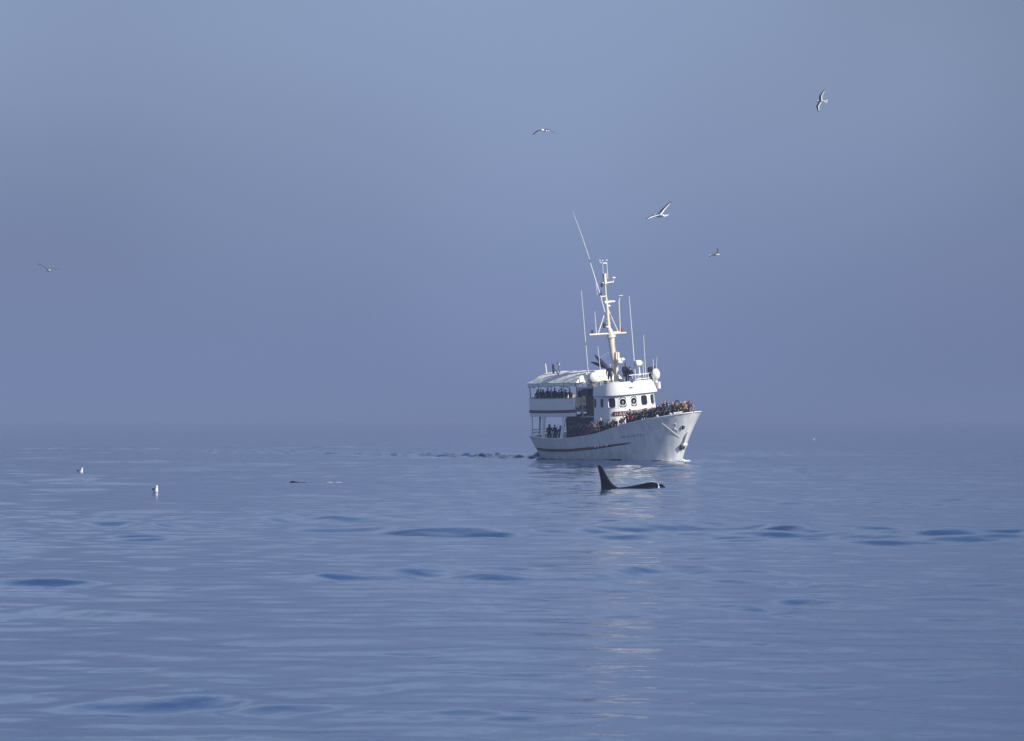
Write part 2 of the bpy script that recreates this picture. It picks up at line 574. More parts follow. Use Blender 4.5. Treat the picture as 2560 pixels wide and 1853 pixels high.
def build_hull():
    ss = ss_list(70)
    ts = [-0.6, -0.45, -0.25, -0.1, 0.0, 0.055, 0.12, 0.22, 0.33, 0.45, 0.58, 0.7, 0.82, 0.92, 1.0]
    m = MB()
    for side in (-1, 1):
        m.grid([[hull_pt(s, t, side) for s in ss] for t in ts])
    for a, b in zip(ts[:-1], ts[1:]):                # transom
        m.add([hull_pt(0, a, -1), hull_pt(0, a, 1), hull_pt(0, b, 1), hull_pt(0, b, -1)], [(0, 1, 2, 3)])
    o = m.build('hull', [HULLW, DARKBOT], boat, 50)
    for p in o.data.polygons:
        if p.center.z < 0.30 - 0.22 * float(smooth(5.0, 8.0, p.center.x)):
            p.material_index = 1  # bottom paint carried higher to imitate the dark water reflections along the hull
    import bmesh
    bm = bmesh.new(); bm.from_mesh(o.data)
    bmesh.ops.remove_doubles(bm, verts=bm.verts, dist=0.004)
    bmesh.ops.recalc_face_normals(bm, faces=bm.faces)
    bm.to_mesh(o.data); bm.free()
    # bulwark inside and deck
    m = MB()
    for side in (-1, 1):
        rows = []
        for dz, off in ((0.0, -0.03), (0.0, -0.11), (-0.80, -0.13)):
            r = []
            for s in ss:
                p = hull_pt(s, 1, side)
                q = hull_pt(s, 1 + dz / p.z, side)
                r.append((q.x - 0.12 * float(smooth(0.9, 1.0, s)) * (2 if dz else 1), side * max(0.0, abs(q.y) + off), p.z + dz))
            rows.append(r)
        m.grid(rows)
    m.build('bulwark_lining', CABIN, boat)
    m = MB()
    rows = []
    for s in ss_list(50, 0.005, 0.985):
        p = hull_pt(s, 1, 1)
        z = p.z - deck_drop(p.x)
        p = hull_pt(s, 1 - 0.66 / p.z, 1)
        w = max(0.02, p.y - 0.11)
        rows.append([(p.x - 0.1, w * k, z + 0.05 * (1 - k * k)) for k in np.linspace(-1, 1, 9)])
    m.grid(rows)
    m.build('deck', DECK, boat)
    # rail cap, white
    m = MB()
    for side in (-1, 1):
        rows = []
        for s in ss:
            p = hull_pt(s, 1, side)
            y = abs(p.y)
            rows.append([(p.x + (0.05 if s > 0.985 else 0), side * (y + 0.06), p.z - 0.02), (p.x + (0.05 if s > 0.985 else 0), side * (y + 0.06), p.z + 0.05),
                         (p.x, side * max(0, y - 0.14), p.z + 0.055), (p.x, side * max(0, y - 0.14), p.z - 0.02)])
        m.grid(rows, closed=True)
    m.build('rail_cap', WHITE, boat)
    # oxblood rubbing strake, one along each side
    for side in (-1, 1):
        m = MB()
        rows = []
        for s in np.linspace(0.012, 0.775, 60):
            x = hull_pt(s, 0.5, 1).x
            zc = float(np.interp(x, [-11, -8, -4, 0, 3, 6, 8], [1.10, 1.03, 1.10, 1.36, 1.62, 1.90, 2.05])) + 0.02
            hh = float(np.interp(s, [0, 0.5, 0.74, 0.775], [0.135, 0.12, 0.075, 0.02]))
            sh = sheer(-11.2 + 22.15 * s)
            a, b = (zc - hh) / sh, (zc + hh) / sh
            rows.append([hull_pt(s, a, side, 0.0), hull_pt(s, a, side, 0.035), hull_pt(s, b, side, 0.035), hull_pt(s, b, side, 0.0)])
        m.grid(rows)
        m.build('rubbing_strake', REDBR, boat)
    # round discharge outlets on the strake, painted white for their wet glints
    for px in (1487, 1494.5, 1504.5, 1516):
        p = min((hull_pt(s, 0.62, -1) for s in np.linspace(0.3, 0.8, 300)), key=lambda q: abs(proj(q)[0] - px))
        s = s_of(p.x) if False else None
        zc = float(np.interp(p.x, [-4, 0, 3, 6], [1.10, 1.36, 1.62, 1.90])) + 0.1
        q = Vector((p.x, p.y + 0.02, zc))
        mm = MB().ellipsoid(q, (0.09, 0.1, 0.11 if px != 1504.5 else 0.07), 10, 7)
        mm.build('outlet_glint', WHITE, boat)


build_hull()


def on_hull(px, py, side=-1, off=0.0):
    """(s, t) on the hull skin for a pixel"""
    best = None
    for s in np.linspace(0.0, 1.0, 161):
        for t in np.linspace(0.05, 1.0, 49):
            q = proj(hull_pt(s, t, side, off))
            e = (q[0] - px) ** 2 + (q[1] - py) ** 2
            if best is None or e < best[0]:
                best = (e, s, t)
    return best[1], best[2]


def font_mesh(txt, size):
    c = bpy.data.curves.new('t', 'FONT')
    c.body = txt
    c.size = size
    c.extrude = 0.0
    c.align_x = 'CENTER'
    o = bpy.data.objects.new('t', c)
    col.objects.link(o)
    dg = bpy.context.evaluated_depsgraph_get()
    me = bpy.data.meshes.new_from_object(o.evaluated_get(dg))
    v = [tuple(p.co) for p in me.vertices]
    f = [tuple(p.vertices) for p in me.polygons]
    bpy.data.objects.remove(o, do_unlink=True)
    bpy.data.curves.remove(c)
    bpy.data.meshes.remove(me)
    return v, f


def hull_lettering():
    (s0, t0), (s1, t1) = on_hull(1550, 1094), on_hull(1612, 1087)
    word = 'HAUKABERG'
    for i, ch in enumerate(word):
        k = (i + 0.5) / len(word)
        s, t = s0 + (s1 - s0) * k, t0 + (t1 - t0) * k
        p = hull_pt(s, t, -1)
        tx = (hull_pt(s + 0.01, t + (t1 - t0) / (s1 - s0) * 0.01, -1) - p).normalized()
        tz = (hull_pt(s, t + 0.03, -1) - p).normalized()
        n = tx.cross(tz).normalized()
        n = n if n.y < 0 else -n
        v, f = font_mesh(ch, 0.36)
        MB().add([p + tx * a + tz * (b - 0.1) + n * 0.02 for a, b, c in v], f).build('letter', HULLTXT, boat, 0, fix=False)


hull_lettering()


def bow_gear():
    # pale tube curving down the bow, draught of the anchor, hawse ring, anchor in its pocket at the stem
    a, b, c = on_hull(1640, 1048), on_hull(1668, 1066), on_hull(1698, 1093)
    pts = []
    for k in np.linspace(0, 1, 22):
        s = (1 - k) ** 2 * a[0] + 2 * k * (1 - k) * b[0] + k * k * c[0]
        t = (1 - k) ** 2 * a[1] + 2 * k * (1 - k) * b[1] + k * k * c[1]
        pts.append(hull_pt(s, t, -1, 0.03))
    MB().tube(pts, 0.024, 6).build('pale_bow_tube', ROPE, boat)
    pts = []
    a, b = on_hull(1684, 1058), on_hull(1694, 1080)
    for k in np.linspace(0, 1, 12):
        pts.append(hull_pt(a[0] + (b[0] - a[0]) * k + 0.004 * math.sin(k * 9), a[1] + (b[1] - a[1]) * k, -1, 0.02))
    MB().tube(pts, 0.025, 6).build('hanging_rope', ROPE, boat)
    s, t = on_hull(1706, 1069)
    p, q = hull_pt(s, t, -1, 0.02), hull_pt(s, t, -1, 0.3)
    tx = (hull_pt(s + 0.01, t, -1) - hull_pt(s, t, -1)).normalized()
    tz = (hull_pt(s, t + 0.03, -1) - hull_pt(s, t, -1)).normalized()
    m = MB()
    ring = [p + (tx * math.cos(u) * 0.17 + tz * math.sin(u) * 0.2) for u in np.linspace(-0.9, 3.9, 16)]
    m.tube(ring, 0.045, 6)
    o = m.build('hawse_ring', STEEL, boat)
    MB().ellipsoid(p, (0.15, 0.04, 0.17)).build('hawse_hole', BLACK, o)
    # anchor
    t = 0.36
    st = hull_pt(1, t, 1)
    up = (hull_pt(1, 0.6, 1) - hull_pt(1, 0.2, 1)).normalized()
    fw = Vector((up.z, 0, -up.x))
    sd = Vector((0, 1, 0))
    a0 = st + fw * 0.08

    def fn(u, v, d):
        return a0 + sd * u + up * v + fw * d
    m = MB()
    m.prism([(-0.09, 0.0), (0.09, 0.0), (0.07, 1.05), (0.0, 1.25), (-0.07, 1.05)], fn, 0.0, 0.12)
    m.prism([(-0.20, -0.05), (0.20, -0.05), (0.16, 0.12), (-0.16, 0.12)], fn, 0.0, 0.2)
    an = m.build('anchor', WHITE, boat)
    for sg in (-1, 1):
        MB().prism([(sg * 0.12, -0.5), (sg * 0.30, -0.02), (sg * 0.34, 0.1), (sg * 0.2, 0.14), (sg * 0.12, 0.0)], fn, 0.03, 0.17).build('fluke', WHITE if sg > 0 else STEEL, an)
    MB().prism([(-0.24, -0.55), (0.14, -0.55), (0.2, 0.12), (-0.24, 0.12), (-0.28, -0.3)], fn, -0.05, 0.012).build('anchor_pocket', LAMPDARK, boat)
    # raised white roller bar along the bow rail, fairleads
    pts = []
    a, b = on_hull(1683, 1040), on_hull(1724, 1031)
    for k in np.linspace(0, 1, 14):
        s = a[0] + (min(b[0], 0.985) - a[0]) * k
        p = hull_pt(s, 1, -1, -0.04)
        pts.append(p + Vector((0, 0, 0.13)))
    MB().tube(pts, 0.075, 8).build('bow_rail_pipe', WHITE, boat)
    for px in (1675, 1682, 1546, 1556, 1641):
        s, t = on_hull(px, 1045 if px > 1600 else 1058)
        p = hull_pt(s, 1, -1, -0.05)
        MB().ellipsoid(p + Vector((0, 0, 0.1)), (0.16, 0.1, 0.14), 8, 6).build('fairlead', WHITE, boat)


bow_gear()

# ---------------------------------------------------------------- wheelhouse
WX0, WD, WW, WP = 1.2, 1.8, 2.6, 3.0
_ol = [(-0.25, 0.0)]
_pts = []
for k in range(401):
    ph = -math.pi / 2 + math.pi * k / 400
    _pts.append((WX0 + WD * abs(math.cos(ph)) ** (2 / WP), WW * math.copysign(abs(math.sin(ph)) ** (2 / WP), math.sin(ph))))
_pts = [(x, -WW) for x in np.linspace(-0.25, WX0 - 0.02, 40)] + _pts + [(x, WW) for x in np.linspace(WX0 - 0.02, -0.25, 40)]
_pts = np.array(_pts)
_arc = np.concatenate([[0], np.cumsum(np.hypot(*np.diff(_pts, axis=0).T))])
_arc -= _arc[-1] / 2
AMAX = float(_arc[-1])


def wall(a, z, off=0.0):
    x, y = float(np.interp(a, _arc, _pts[:, 0])), float(np.interp(a, _arc, _pts[:, 1]))
    e = 0.12
    x1, y1 = float(np.interp(a - e, _arc, _pts[:, 0])), float(np.interp(a - e, _arc, _pts[:, 1]))
    x2, y2 = float(np.interp(a + e, _arc, _pts[:, 0])), float(np.interp(a + e, _arc, _pts[:, 1]))
    n = Vector((y2 - y1, -(x2 - x1), 0)).normalized()
    k = 1 - 0.028 * (z - 4.5)
    return Vector((0.9 + (x - 0.9) * k, y * k, z)) + n * off


def a_for(px, z):
    return min(np.linspace(-AMAX, AMAX * 0.75, 900), key=lambda a: abs(proj(wall(a, z))[0] - px))


WIN = [(1488, 0.52, 0.82), (1505, 0.62, 0.82), (1529, 0.80, 0.92), (1557, 0.80, 0.92), (1584.6, 0.80, 0.92), (1610, 0.80, 0.92), (1631, 0.74, 0.92)]
WZ0, WZ1 = 4.86, 5.78
win_a = []
for px, w, h in WIN:
    zc = 5.30
    win_a.append((a_for(px, zc), w, h))
# same windows on the port side that shows only from elsewhere
win_a += [(-win_a[1][0], 0.62, 0.82), (-win_a[0][0], 0.52, 0.82)]
win_a = [w for i, w in enumerate(win_a) if i < 7 or all(abs(w[0] - q[0]) > 0.8 for q in win_a[:7])]


def build_wheelhouse():
    edges = sorted([a + sg * w / 2 for a, w, h in win_a for sg in (-1, 1)])
    cuts = [-AMAX] + edges + [AMAX]
    aa = []
    for p, q in zip(cuts[:-1], cuts[1:]):
        n = max(1, int((q - p) / 0.16))
        aa += list(np.linspace(p, q, n + 1)[:-1])
    aa.append(AMAX)
    zz = [1.7, 2.6, 3.4, 4.2, 4.86, 5.78, 6.3, 6.72]
    m = MB()
    for i in range(len(aa) - 1):
        for j in range(len(zz) - 1):
            c = (aa[i] + aa[i + 1]) / 2
            if j == 4 and any(abs(c - a) < w / 2 for a, w, h in win_a):
                continue
            m.add([wall(aa[i], zz[j]), wall(aa[i + 1], zz[j]), wall(aa[i + 1], zz[j + 1]), wall(aa[i], zz[j + 1])], [(0, 1, 2, 3)])
    y = wall(-AMAX, 4).y
    m.add([(-0.25, y - 0.0, 1.7), (-0.25, -y, 1.7), (-0.25, -y * 0.95, 6.72), (-0.25, y * 0.95, 6.72)], [(0, 1, 2, 3)])
    import bmesh
    o = m.build('wheelhouse', WHITE, boat, 40, fix=False)
    bm = bmesh.new(); bm.from_mesh(o.data)
    bmesh.ops.remove_doubles(bm, verts=bm.verts, dist=0.002)
    bmesh.ops.recalc_face_normals(bm, faces=bm.faces)
    bm.to_mesh(o.data); bm.free()
    # visor band round the top
    m = MB()
    rows = []
    for a in np.linspace(-AMAX, AMAX, 110):
        x = wall(a, 6).x
        top = 6.80 + 0.27 * float(smooth(-0.1, 2.4, np.array(x)))
        fl = float(smooth(-0.3, 1.6, np.array(x)))
        prof = [(0.0, 5.99), (0.12 + 0.22 * fl, 5.96), (0.13 + 0.22 * fl, 6.03), (0.07 + 0.02 * fl, top), (-0.03, top + 0.01), (-0.03, 6.70)]
        rows.append([wall(a, z, off) for off, z in prof])
    m.grid(rows)
    m.build('visor_band', WHITE, boat, 50)
    # bridge roof deck
    m = MB()
    ring = [wall(a, 6.74, -0.02) for a in np.linspace(-AMAX, AMAX, 60)]
    ring += [Vector((-2.7, 2.45, 6.74)), Vector((-2.7, -2.45, 6.74))]
    m.prism([(p.x, p.y) for p in ring], lambda u, v, d: Vector((u, v, d)), 6.62, 6.745)
    m.build('bridge_deck', CABIN, boat)
    # windows
    for i, (a0, w, h) in enumerate(win_a):
        zc = (WZ0 + WZ1) / 2
        rr = 0.15
        inner, outer = [], []
        hw, hh = w / 2 - 0.045, h / 2 - 0.02
        for k in range(28):
            t = 2 * math.pi * (k + 0.5) / 28
            c, s = math.cos(t), math.sin(t)
            q = 4.2
            inner.append((hw * math.copysign(abs(c) ** (2 / q), c), hh * math.copysign(abs(s) ** (2 / q), s)))
            mx = max(abs(c), abs(s))
            outer.append(((w / 2 + 0.03) * c / mx, (0.46 + 0.03) * s / mx))
        m = MB()
        m.grid([[wall(a0 + u, zc + v, 0.012) for u, v in outer], [wall(a0 + u * 1.06, zc + v * 1.06, 0.03) for u, v in inner],
                [wall(a0 + u, zc + v, 0.03) for u, v in inner], [wall(a0 + u, zc + v, -0.06) for u, v in inner]], closed=True)
        fr = m.build('window', WHITE, boat, 40)
        m = MB()
        m.add([wall(a0, zc, -0.05)] + [wall(a0 + u * 1.02, zc + v * 1.02, -0.05) for u, v in inner], [(0, 1 + k, 1 + (k + 1) % 28) for k in range(28)])
        m.build('pane', GLASS, fr, 0)
        if i in (3, 4):
            m = MB()
            m.tube([wall(a0 + 0.34 * math.cos(t), zc + 0.34 * math.sin(t), -0.01) for t in np.linspace(0, 2 * math.pi, 29)], 0.04, 6)
            m.ellipsoid(wall(a0, zc, 0.0), (0.07, 0.07, 0.07), 8, 6)
            m.tube([wall(a0, zc - 0.40, -0.02), wall(a0, zc, -0.02)], 0.02, 5)
            m.build('clear_view_screen', WHITE, fr)
    # name board on the front
    zc = 4.33
    al, ar = a_for(1530, zc), a_for(1637, zc)
    m = MB()
    rows = []
    for a in np.linspace(al, ar, 60):
        k = min(1, (a - al) / 0.2, (ar - a) / 0.2)
        hh = 0.20 * math.sqrt(max(0.0, 1 - (1 - k) ** 2)) + 0.004
        rows.append([wall(a, zc - hh, 0.0), wall(a, zc - hh, 0.035), wall(a, zc + hh, 0.035), wall(a, zc + hh, 0.0)])
    m.grid(rows)
    nb = m.build('name_board', REDBR, boat)
    for i, ch in enumerate('HAUKABERG'):
        a = al + 0.40 + 0.355 * i
        v, f = font_mesh(ch, 0.37)
        MB().add([wall(a + p[0], zc + p[1] - 0.13, 0.045) for p in v], f).build('letter', LETTER, nb, 0, fix=False)
    # cabin behind, half hidden in shade
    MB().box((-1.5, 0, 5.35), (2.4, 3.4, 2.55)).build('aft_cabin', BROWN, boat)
    p = bl(1457.5, 1040, y=-2.0)
    MB().box((p.x, -2.0, 4.55), (0.09, 0.09, 1.0)).box((p.x + 0.55, -2.0, 4.1), (1.2, 0.09, 0.1)).build('companionway_frame', WHITE, boat)
    m = MB().box((-1.9, -2.1, 6.28), (0.95, 0.5, 0.62))
    m.build('speaker_box', BLACK, boat)


build_wheelhouse()


def build_bridge_gear():
    # rails round the bridge front
    def rail(z, a0, a1, r=0.035, off=-0.06):
        MB().tube([wall(a, z, off) for a in np.linspace(a0, a1, 26)], r, 6).build('bridge_rail', WHITE, boat)
    a0, a1 = a_for(1574, 7.4), AMAX * 0.62
    rail(7.62, a0, a1, 0.045)
    rail(7.22, a0 + 0.4, a1)
    for k in np.linspace(0, 1, 6):
        a = a0 + 0.35 + (a1 - a0 - 0.4) * k
        MB().tube([wall(a, 7.0, -0.06), wall(a, 7.64, -0.06)], 0.03, 6).build('stanchion', WHITE, boat)
    rail(7.12, -AMAX * 0.86, a_for(1549, 7.1), 0.04)
    for px in (1519, 1533):
        a = a_for(px, 7.0)
        MB().tube([wall(a, 6.8, -0.06), wall(a, 7.42, -0.06)], 0.05, 6).build('stanchion', WHITE, boat)
    # radomes, drum, search light
    p = bl(1639, 936, y=2.25)
    m = MB().ellipsoid(p, (0.40, 0.40, 0.55), 18, 12).tube([(p.x, p.y, 6.75), (p.x, p.y, p.z - 0.4)], 0.14, 10)
    m.build('satellite_dome', WHITE, boat)
    p = bl(1597, 908.5, x=2.3)
    m = MB()
    ax = Vector((0.35, 0.93, 0))
    m.tube([p - ax * 0.3, p - ax * 0.26, p + ax * 0.1, p + ax * 0.26, p + ax * 0.34], [0.27, 0.30, 0.30, 0.22, 0.08], 16)
    m.tube([(p.x, p.y, 6.75), (p.x, p.y, 7.3), (p.x, p.y, p.z - 0.2)], [0.13, 0.10, 0.07], 8)
    for d in (-0.35, 0.35):
        m.tube([(p.x, p.y + d, 6.9), (p.x, p.y, 7.7)], 0.025, 5)
    m.build('satellite_drum', WHITE, boat)
    p = wall(a_for(1580, 7.0), 7.0, 0.16)
    m = MB().tube([p + Vector((-0.1, 0, -0.1)), p + Vector((-0.1, 0, 0.12)), p + Vector((0.05, 0, 0.2))], 0.05, 6)
    m.tube([p + Vector((-0.12, 0, 0.2)), p + Vector((0.16, 0, 0.18)), p + Vector((0.2, 0, 0.18))], [0.12, 0.16, 0.13], 12)
    m.build('search_light', STEEL, boat)
    p = bl(1578, 969, x=3.15)
    MB().box(p, (0.12, 0.3, 0.07)).build('lamp_shadow_box', LAMPDARK, boat)  # dark box standing in for the search light's cast shadow on the visor
    p = bl(1645, 963, y=2.62)
    MB().box(p, (0.5, 0.18, 0.62)).box(p + Vector((0, 0.12, 0)), (0.3, 0.1, 0.4)).build('side_light_box', WHITE, boat)
    # life raft canister on its cradle
    p = bl(1482, 943, y=-2.1)
    m = MB()
    ax = Vector((0.80, -0.25, 0)).normalized()
    m.tube([p + ax * d for d in (-0.66, -0.6, -0.5, 0.0, 0.02, 0.5, 0.6, 0.66)], [0.12, 0.32, 0.43, 0.44, 0.455, 0.43, 0.32, 0.12], 20)
    rc = m.build('life_raft_canister', WHITE, boat)
    for d in (-0.3, 0.3):
        MB().tube([p + ax * (d + e) for e in (-0.03, 0.03)], 0.46, 20, caps=False).build('strap', STEEL, rc)
    m = MB().box((p.x, p.y, 6.86), (1.0, 0.7, 0.14)).box((p.x - 0.35, p.y, 6.95), (0.1, 0.8, 0.25)).box((p.x + 0.35, p.y, 6.95), (0.1, 0.8, 0.25))
    m.build('raft_cradle', STEEL, boat)
    for px, py, r in ((1492.5, 934, 0.11), (1490, 959, 0.13), (1500, 941, 0.09), (1506.5, 940.5, 0.08), (1555, 939, 0.16), (1560, 944, 0.12)):
        q = bl(px, py, y=-1.7 if px < 1540 else 0.3)
        m = MB().ellipsoid(q, (r, r, r * 0.8), 10, 7).tube([(q.x, q.y, 6.75), q], 0.03, 5)
        m.build('deck_lamp', WHITE, boat)
    # bench beside the man at the mast
    q = bl(1522, 955, y=-1.3)
    MB().box((q.x, -1.3, 6.95), (1.1, 0.5, 0.42)).build('bridge_bench', BROWN, boat)


build_bridge_gear()


def build_mast():
    xm = -0.3

    def P(px, py, dx=0.0):
        return bl(px, py, x=xm + dx)
    foot = P(1541, 958)
    foot.z = 6.7
    m = MB()
    m.tube([foot, P(1540.5, 925), P(1539, 908)], [0.24, 0.22, 0.20], 14)
    m.tube([P(1539, 912), P(1535, 897), P(1533, 885), P(1530, 862), P(1528, 840)], [0.20, 0.29, 0.28, 0.27, 0.33], 16)
    mast = m.build('mast', CREAM, boat)
    m = MB()
    m.prism([(-0.2, -0.35), (0.2, -0.35), (0.23, 0.55), (-0.16, 0.62)], lambda u, v, d: P(1537, 897) + Vector((0.34 + d, u, v)), 0.0, 0.12)
    m.build('mast_bracket', CREAM, mast)
    # lower radar
    c = P(1552, 899, 0.75)
    r0 = MB().tube([c + Vector((0, -0.42, 0)), c + Vector((0, -0.36, 0)), c + Vector((0, 0.36, 0)), c + Vector((0, 0.46, 0))], [0.07, 0.15, 0.15, 0.06], 10)
    r0.ellipsoid(c + Vector((0, -0.1, -0.24)), (0.22, 0.30, 0.16))
    r0.tube([c + Vector((-0.7, -0.15, -0.36)), c + Vector((0.1, -0.1, -0.3))], 0.09, 8)
    r0.build('radar_scanner', WHITE, mast)
    # crosstree
    a, b = P(1473, 837), P(1565, 832)
    m = MB()
    m.tube([a, (a + b) * 0.5, b], 0.085, 8)
    m.build('crosstree', CREAM, mast)
    m = MB().tube([P(1528.5, 843), P(1526.5, 832), P(1523, 822), P(1521, 816)], [0.44, 0.30, 0.19, 0.13], 14)
    m.tube([P(1523, 828), P(1520, 795), P(1518, 768), P(1516, 752), P(1515, 738), P(1513, 708), P(1512, 684)], [0.17, 0.14, 0.12, 0.12, 0.075, 0.075, 0.13], 10)
    m.build('topmast', CREAM, mast)
    for q in (((1495, 835), (1510, 789)), ((1546, 832), (1519, 771)), ((1549, 829), (1534, 831))):
        MB().tube([P(*q[0]), P(*q[1])], 0.06, 6).build('mast_strut', CREAM, mast)
    MB().box(P(1512, 697), (0.3, 0.22, 0.95)).build('mast_housing', CREAM, mast)
    for py in (783, 797, 808, 819):
        k = P(1521, py)
        MB().tube([k + Vector((0, -0.26, 0)), k + Vector((0, 0.28, 0))], 0.025, 5).build('rung', CREAM, mast)
    for (ax, ay), (bx, by), r in (((1505, 708), (1534, 705), 0.07), ((1511, 755), (1537, 753.5), 0.09), ((1503, 742), (1516, 740), 0.06), ((1511, 757), (1527, 754), 0.12)):
        MB().tube([P(ax, ay), P(bx, by)], r, 8).build('mast_arm', CREAM, mast)
    for px, py, rx, rz in ((1534, 694.5, 0.19, 0.10), (1551.5, 739.5, 0.25, 0.065), (1521.5, 765, 0.20, 0.12), (1519, 818, 0.24, 0.12), (1535, 754, 0.1, 0.09)):
        MB().ellipsoid(P(px, py), (rx, rx, rz), 12, 8).build('antenna_dome', WHITE, mast)
    MB().tube([P(1534, 706), P(1534, 697)], 0.035, 6).build('antenna_post', CREAM, mast)
    MB().tube([P(1551, 832), P(1547.5, 752), P(1551, 741)], [0.05, 0.05, 0.02], 6).build('antenna_post', CREAM, mast)
    # twin rods and the three lamps at the head
    MB().tube([P(1508, 684), P(1507, 658)], 0.025, 5).tube([P(1520, 697), P(1517, 656)], 0.03, 5).build('masthead_rod', WHITE, mast)
    MB().box(P(1511.5, 657.5), (0.2, 0.42, 0.08)).tube([P(1499, 655), P(1506, 658)], 0.03, 5).build('masthead_plate', WHITE, mast)
    for px, py in ((1499.5, 651.5), (1506.5, 651.5), (1516.5, 650.5)):
        MB().ellipsoid(P(px, py), (0.09, 0.09, 0.07), 8, 6).build('masthead_lamp', WHITE, mast)
    for px, py, r, mt in ((1501.5, 734, 0.12, LAMPDARK), (1505, 712, 0.13, LAMPDARK), (1511, 813, 0.15, LAMPDARK), (1481, 829, 0.11, LAMPDARK), (1555, 825, 0.11, REDLAMP)):
        q = P(px, py)
        MB().tube([q + Vector((-0.05, 0, -r * 1.5)), q, q + Vector((0.02, 0, r * 1.5))], [r * 0.8, r, r * 0.7], 8).build('mast_lamp', mt, mast)
    # booms with furled dark covers, topping lines
    root = P(1517, 919, -0.2)
    for tip, w in (((1487, 888), 0.17), ((1478, 905.5), 0.15)):
        e = bl(*tip, y=root.y - 0.7)
        m = MB().tube([root, root.lerp(e, 0.3), root.lerp(e, 0.65), root.lerp(e, 0.85), e], [w * 0.9, w * 1.15, w * 0.95, w * 0.6, 0.05], 8)
        m.build('furled_boom', BLACK, mast)
        MB().tube([root.lerp(e, 0.7), P(1524, 880 if w > 0.16 else 886)], 0.014, 4).build('topping_line', ROPE, mast)
    # long raked whip
    pts = [P(1512, 780), P(1504.5, 752), P(1500.5, 736), P(1489, 700), P(1476, 657)]
    MB().tube(pts, [0.05, 0.055, 0.055, 0.05, 0.04], 6).build('raked_aerial', WHITE, mast)
    MB().tube([P(1475.5, 655), P(1474, 648)], 0.022, 5).build('aerial_joint', LAMPDARK, mast)
    MB().tube([P(1474, 648), P(1455, 590), P(1432, 528)], [0.034, 0.028, 0.016], 6).build('raked_aerial', WHITE, mast)
    MB().tube([P(1490, 704), P(1493.5, 738)], 0.022, 5).build('raked_aerial', WHITE, mast)
    # whip aerials standing on the decks
    for (bx, by), (tx, ty), pl, r in (((1471, 933), (1453.5, 726), -1.9, 0.030), ((1491, 833), (1487, 779), None, 0.032), ((1503, 931), (1494.5, 866), -1.5, 0.028), ((1469, 930), (1467, 905), -1.9, 0.026),
                                      ((1587, 918), (1573, 741), 0.6, 0.036), ((1614, 940), (1609, 838), 1.2, 0.030), ((1632, 925), (1633, 897), 1.9, 0.028), ((1636, 925), (1642.5, 893), 2.2, 0.026), ((1609, 940), (1607, 903), 1.0, 0.026)):
        if pl is None:
            a, b = P(bx, by), P(tx, ty)
        else:
            a, b = bl(bx, by, y=pl), bl(tx, ty, y=pl)
            a.z = min(a.z, 6.75)
        MB().tube([a, a.lerp(b, 0.5), b], [r * 1.15, r, r * 0.7], 6).build('whip_aerial', WHITE, boat)
    return mast


build_mast()


# ---------------------------------------------------------------- aft decks
UX0, UX1 = -11.05, -2.85


def deck_loop(off=0.0, n=10):
    """starboard front corner, round the stern, to the port front corner"""
    w = 2.74 + off
    r = 1.0
    x0 = UX0 - off
    pts = [(x, -w) for x in np.linspace(UX1, x0 + r, 14)]
    pts += [(x0 + r - r * math.sin(t), -w + r - r * math.cos(t)) for t in np.linspace(0, math.pi / 2, n)][1:]
    pts += [(x0, y) for y in np.linspace(-w + r, w - r, 6)][1:]
    pts += [(x0 + r - r * math.cos(t), w - r + r * math.sin(t)) for t in np.linspace(0, math.pi / 2, n)][1:]
    pts += [(x, w) for x in np.linspace(x0 + r, UX1, 14)][1:]
    return pts


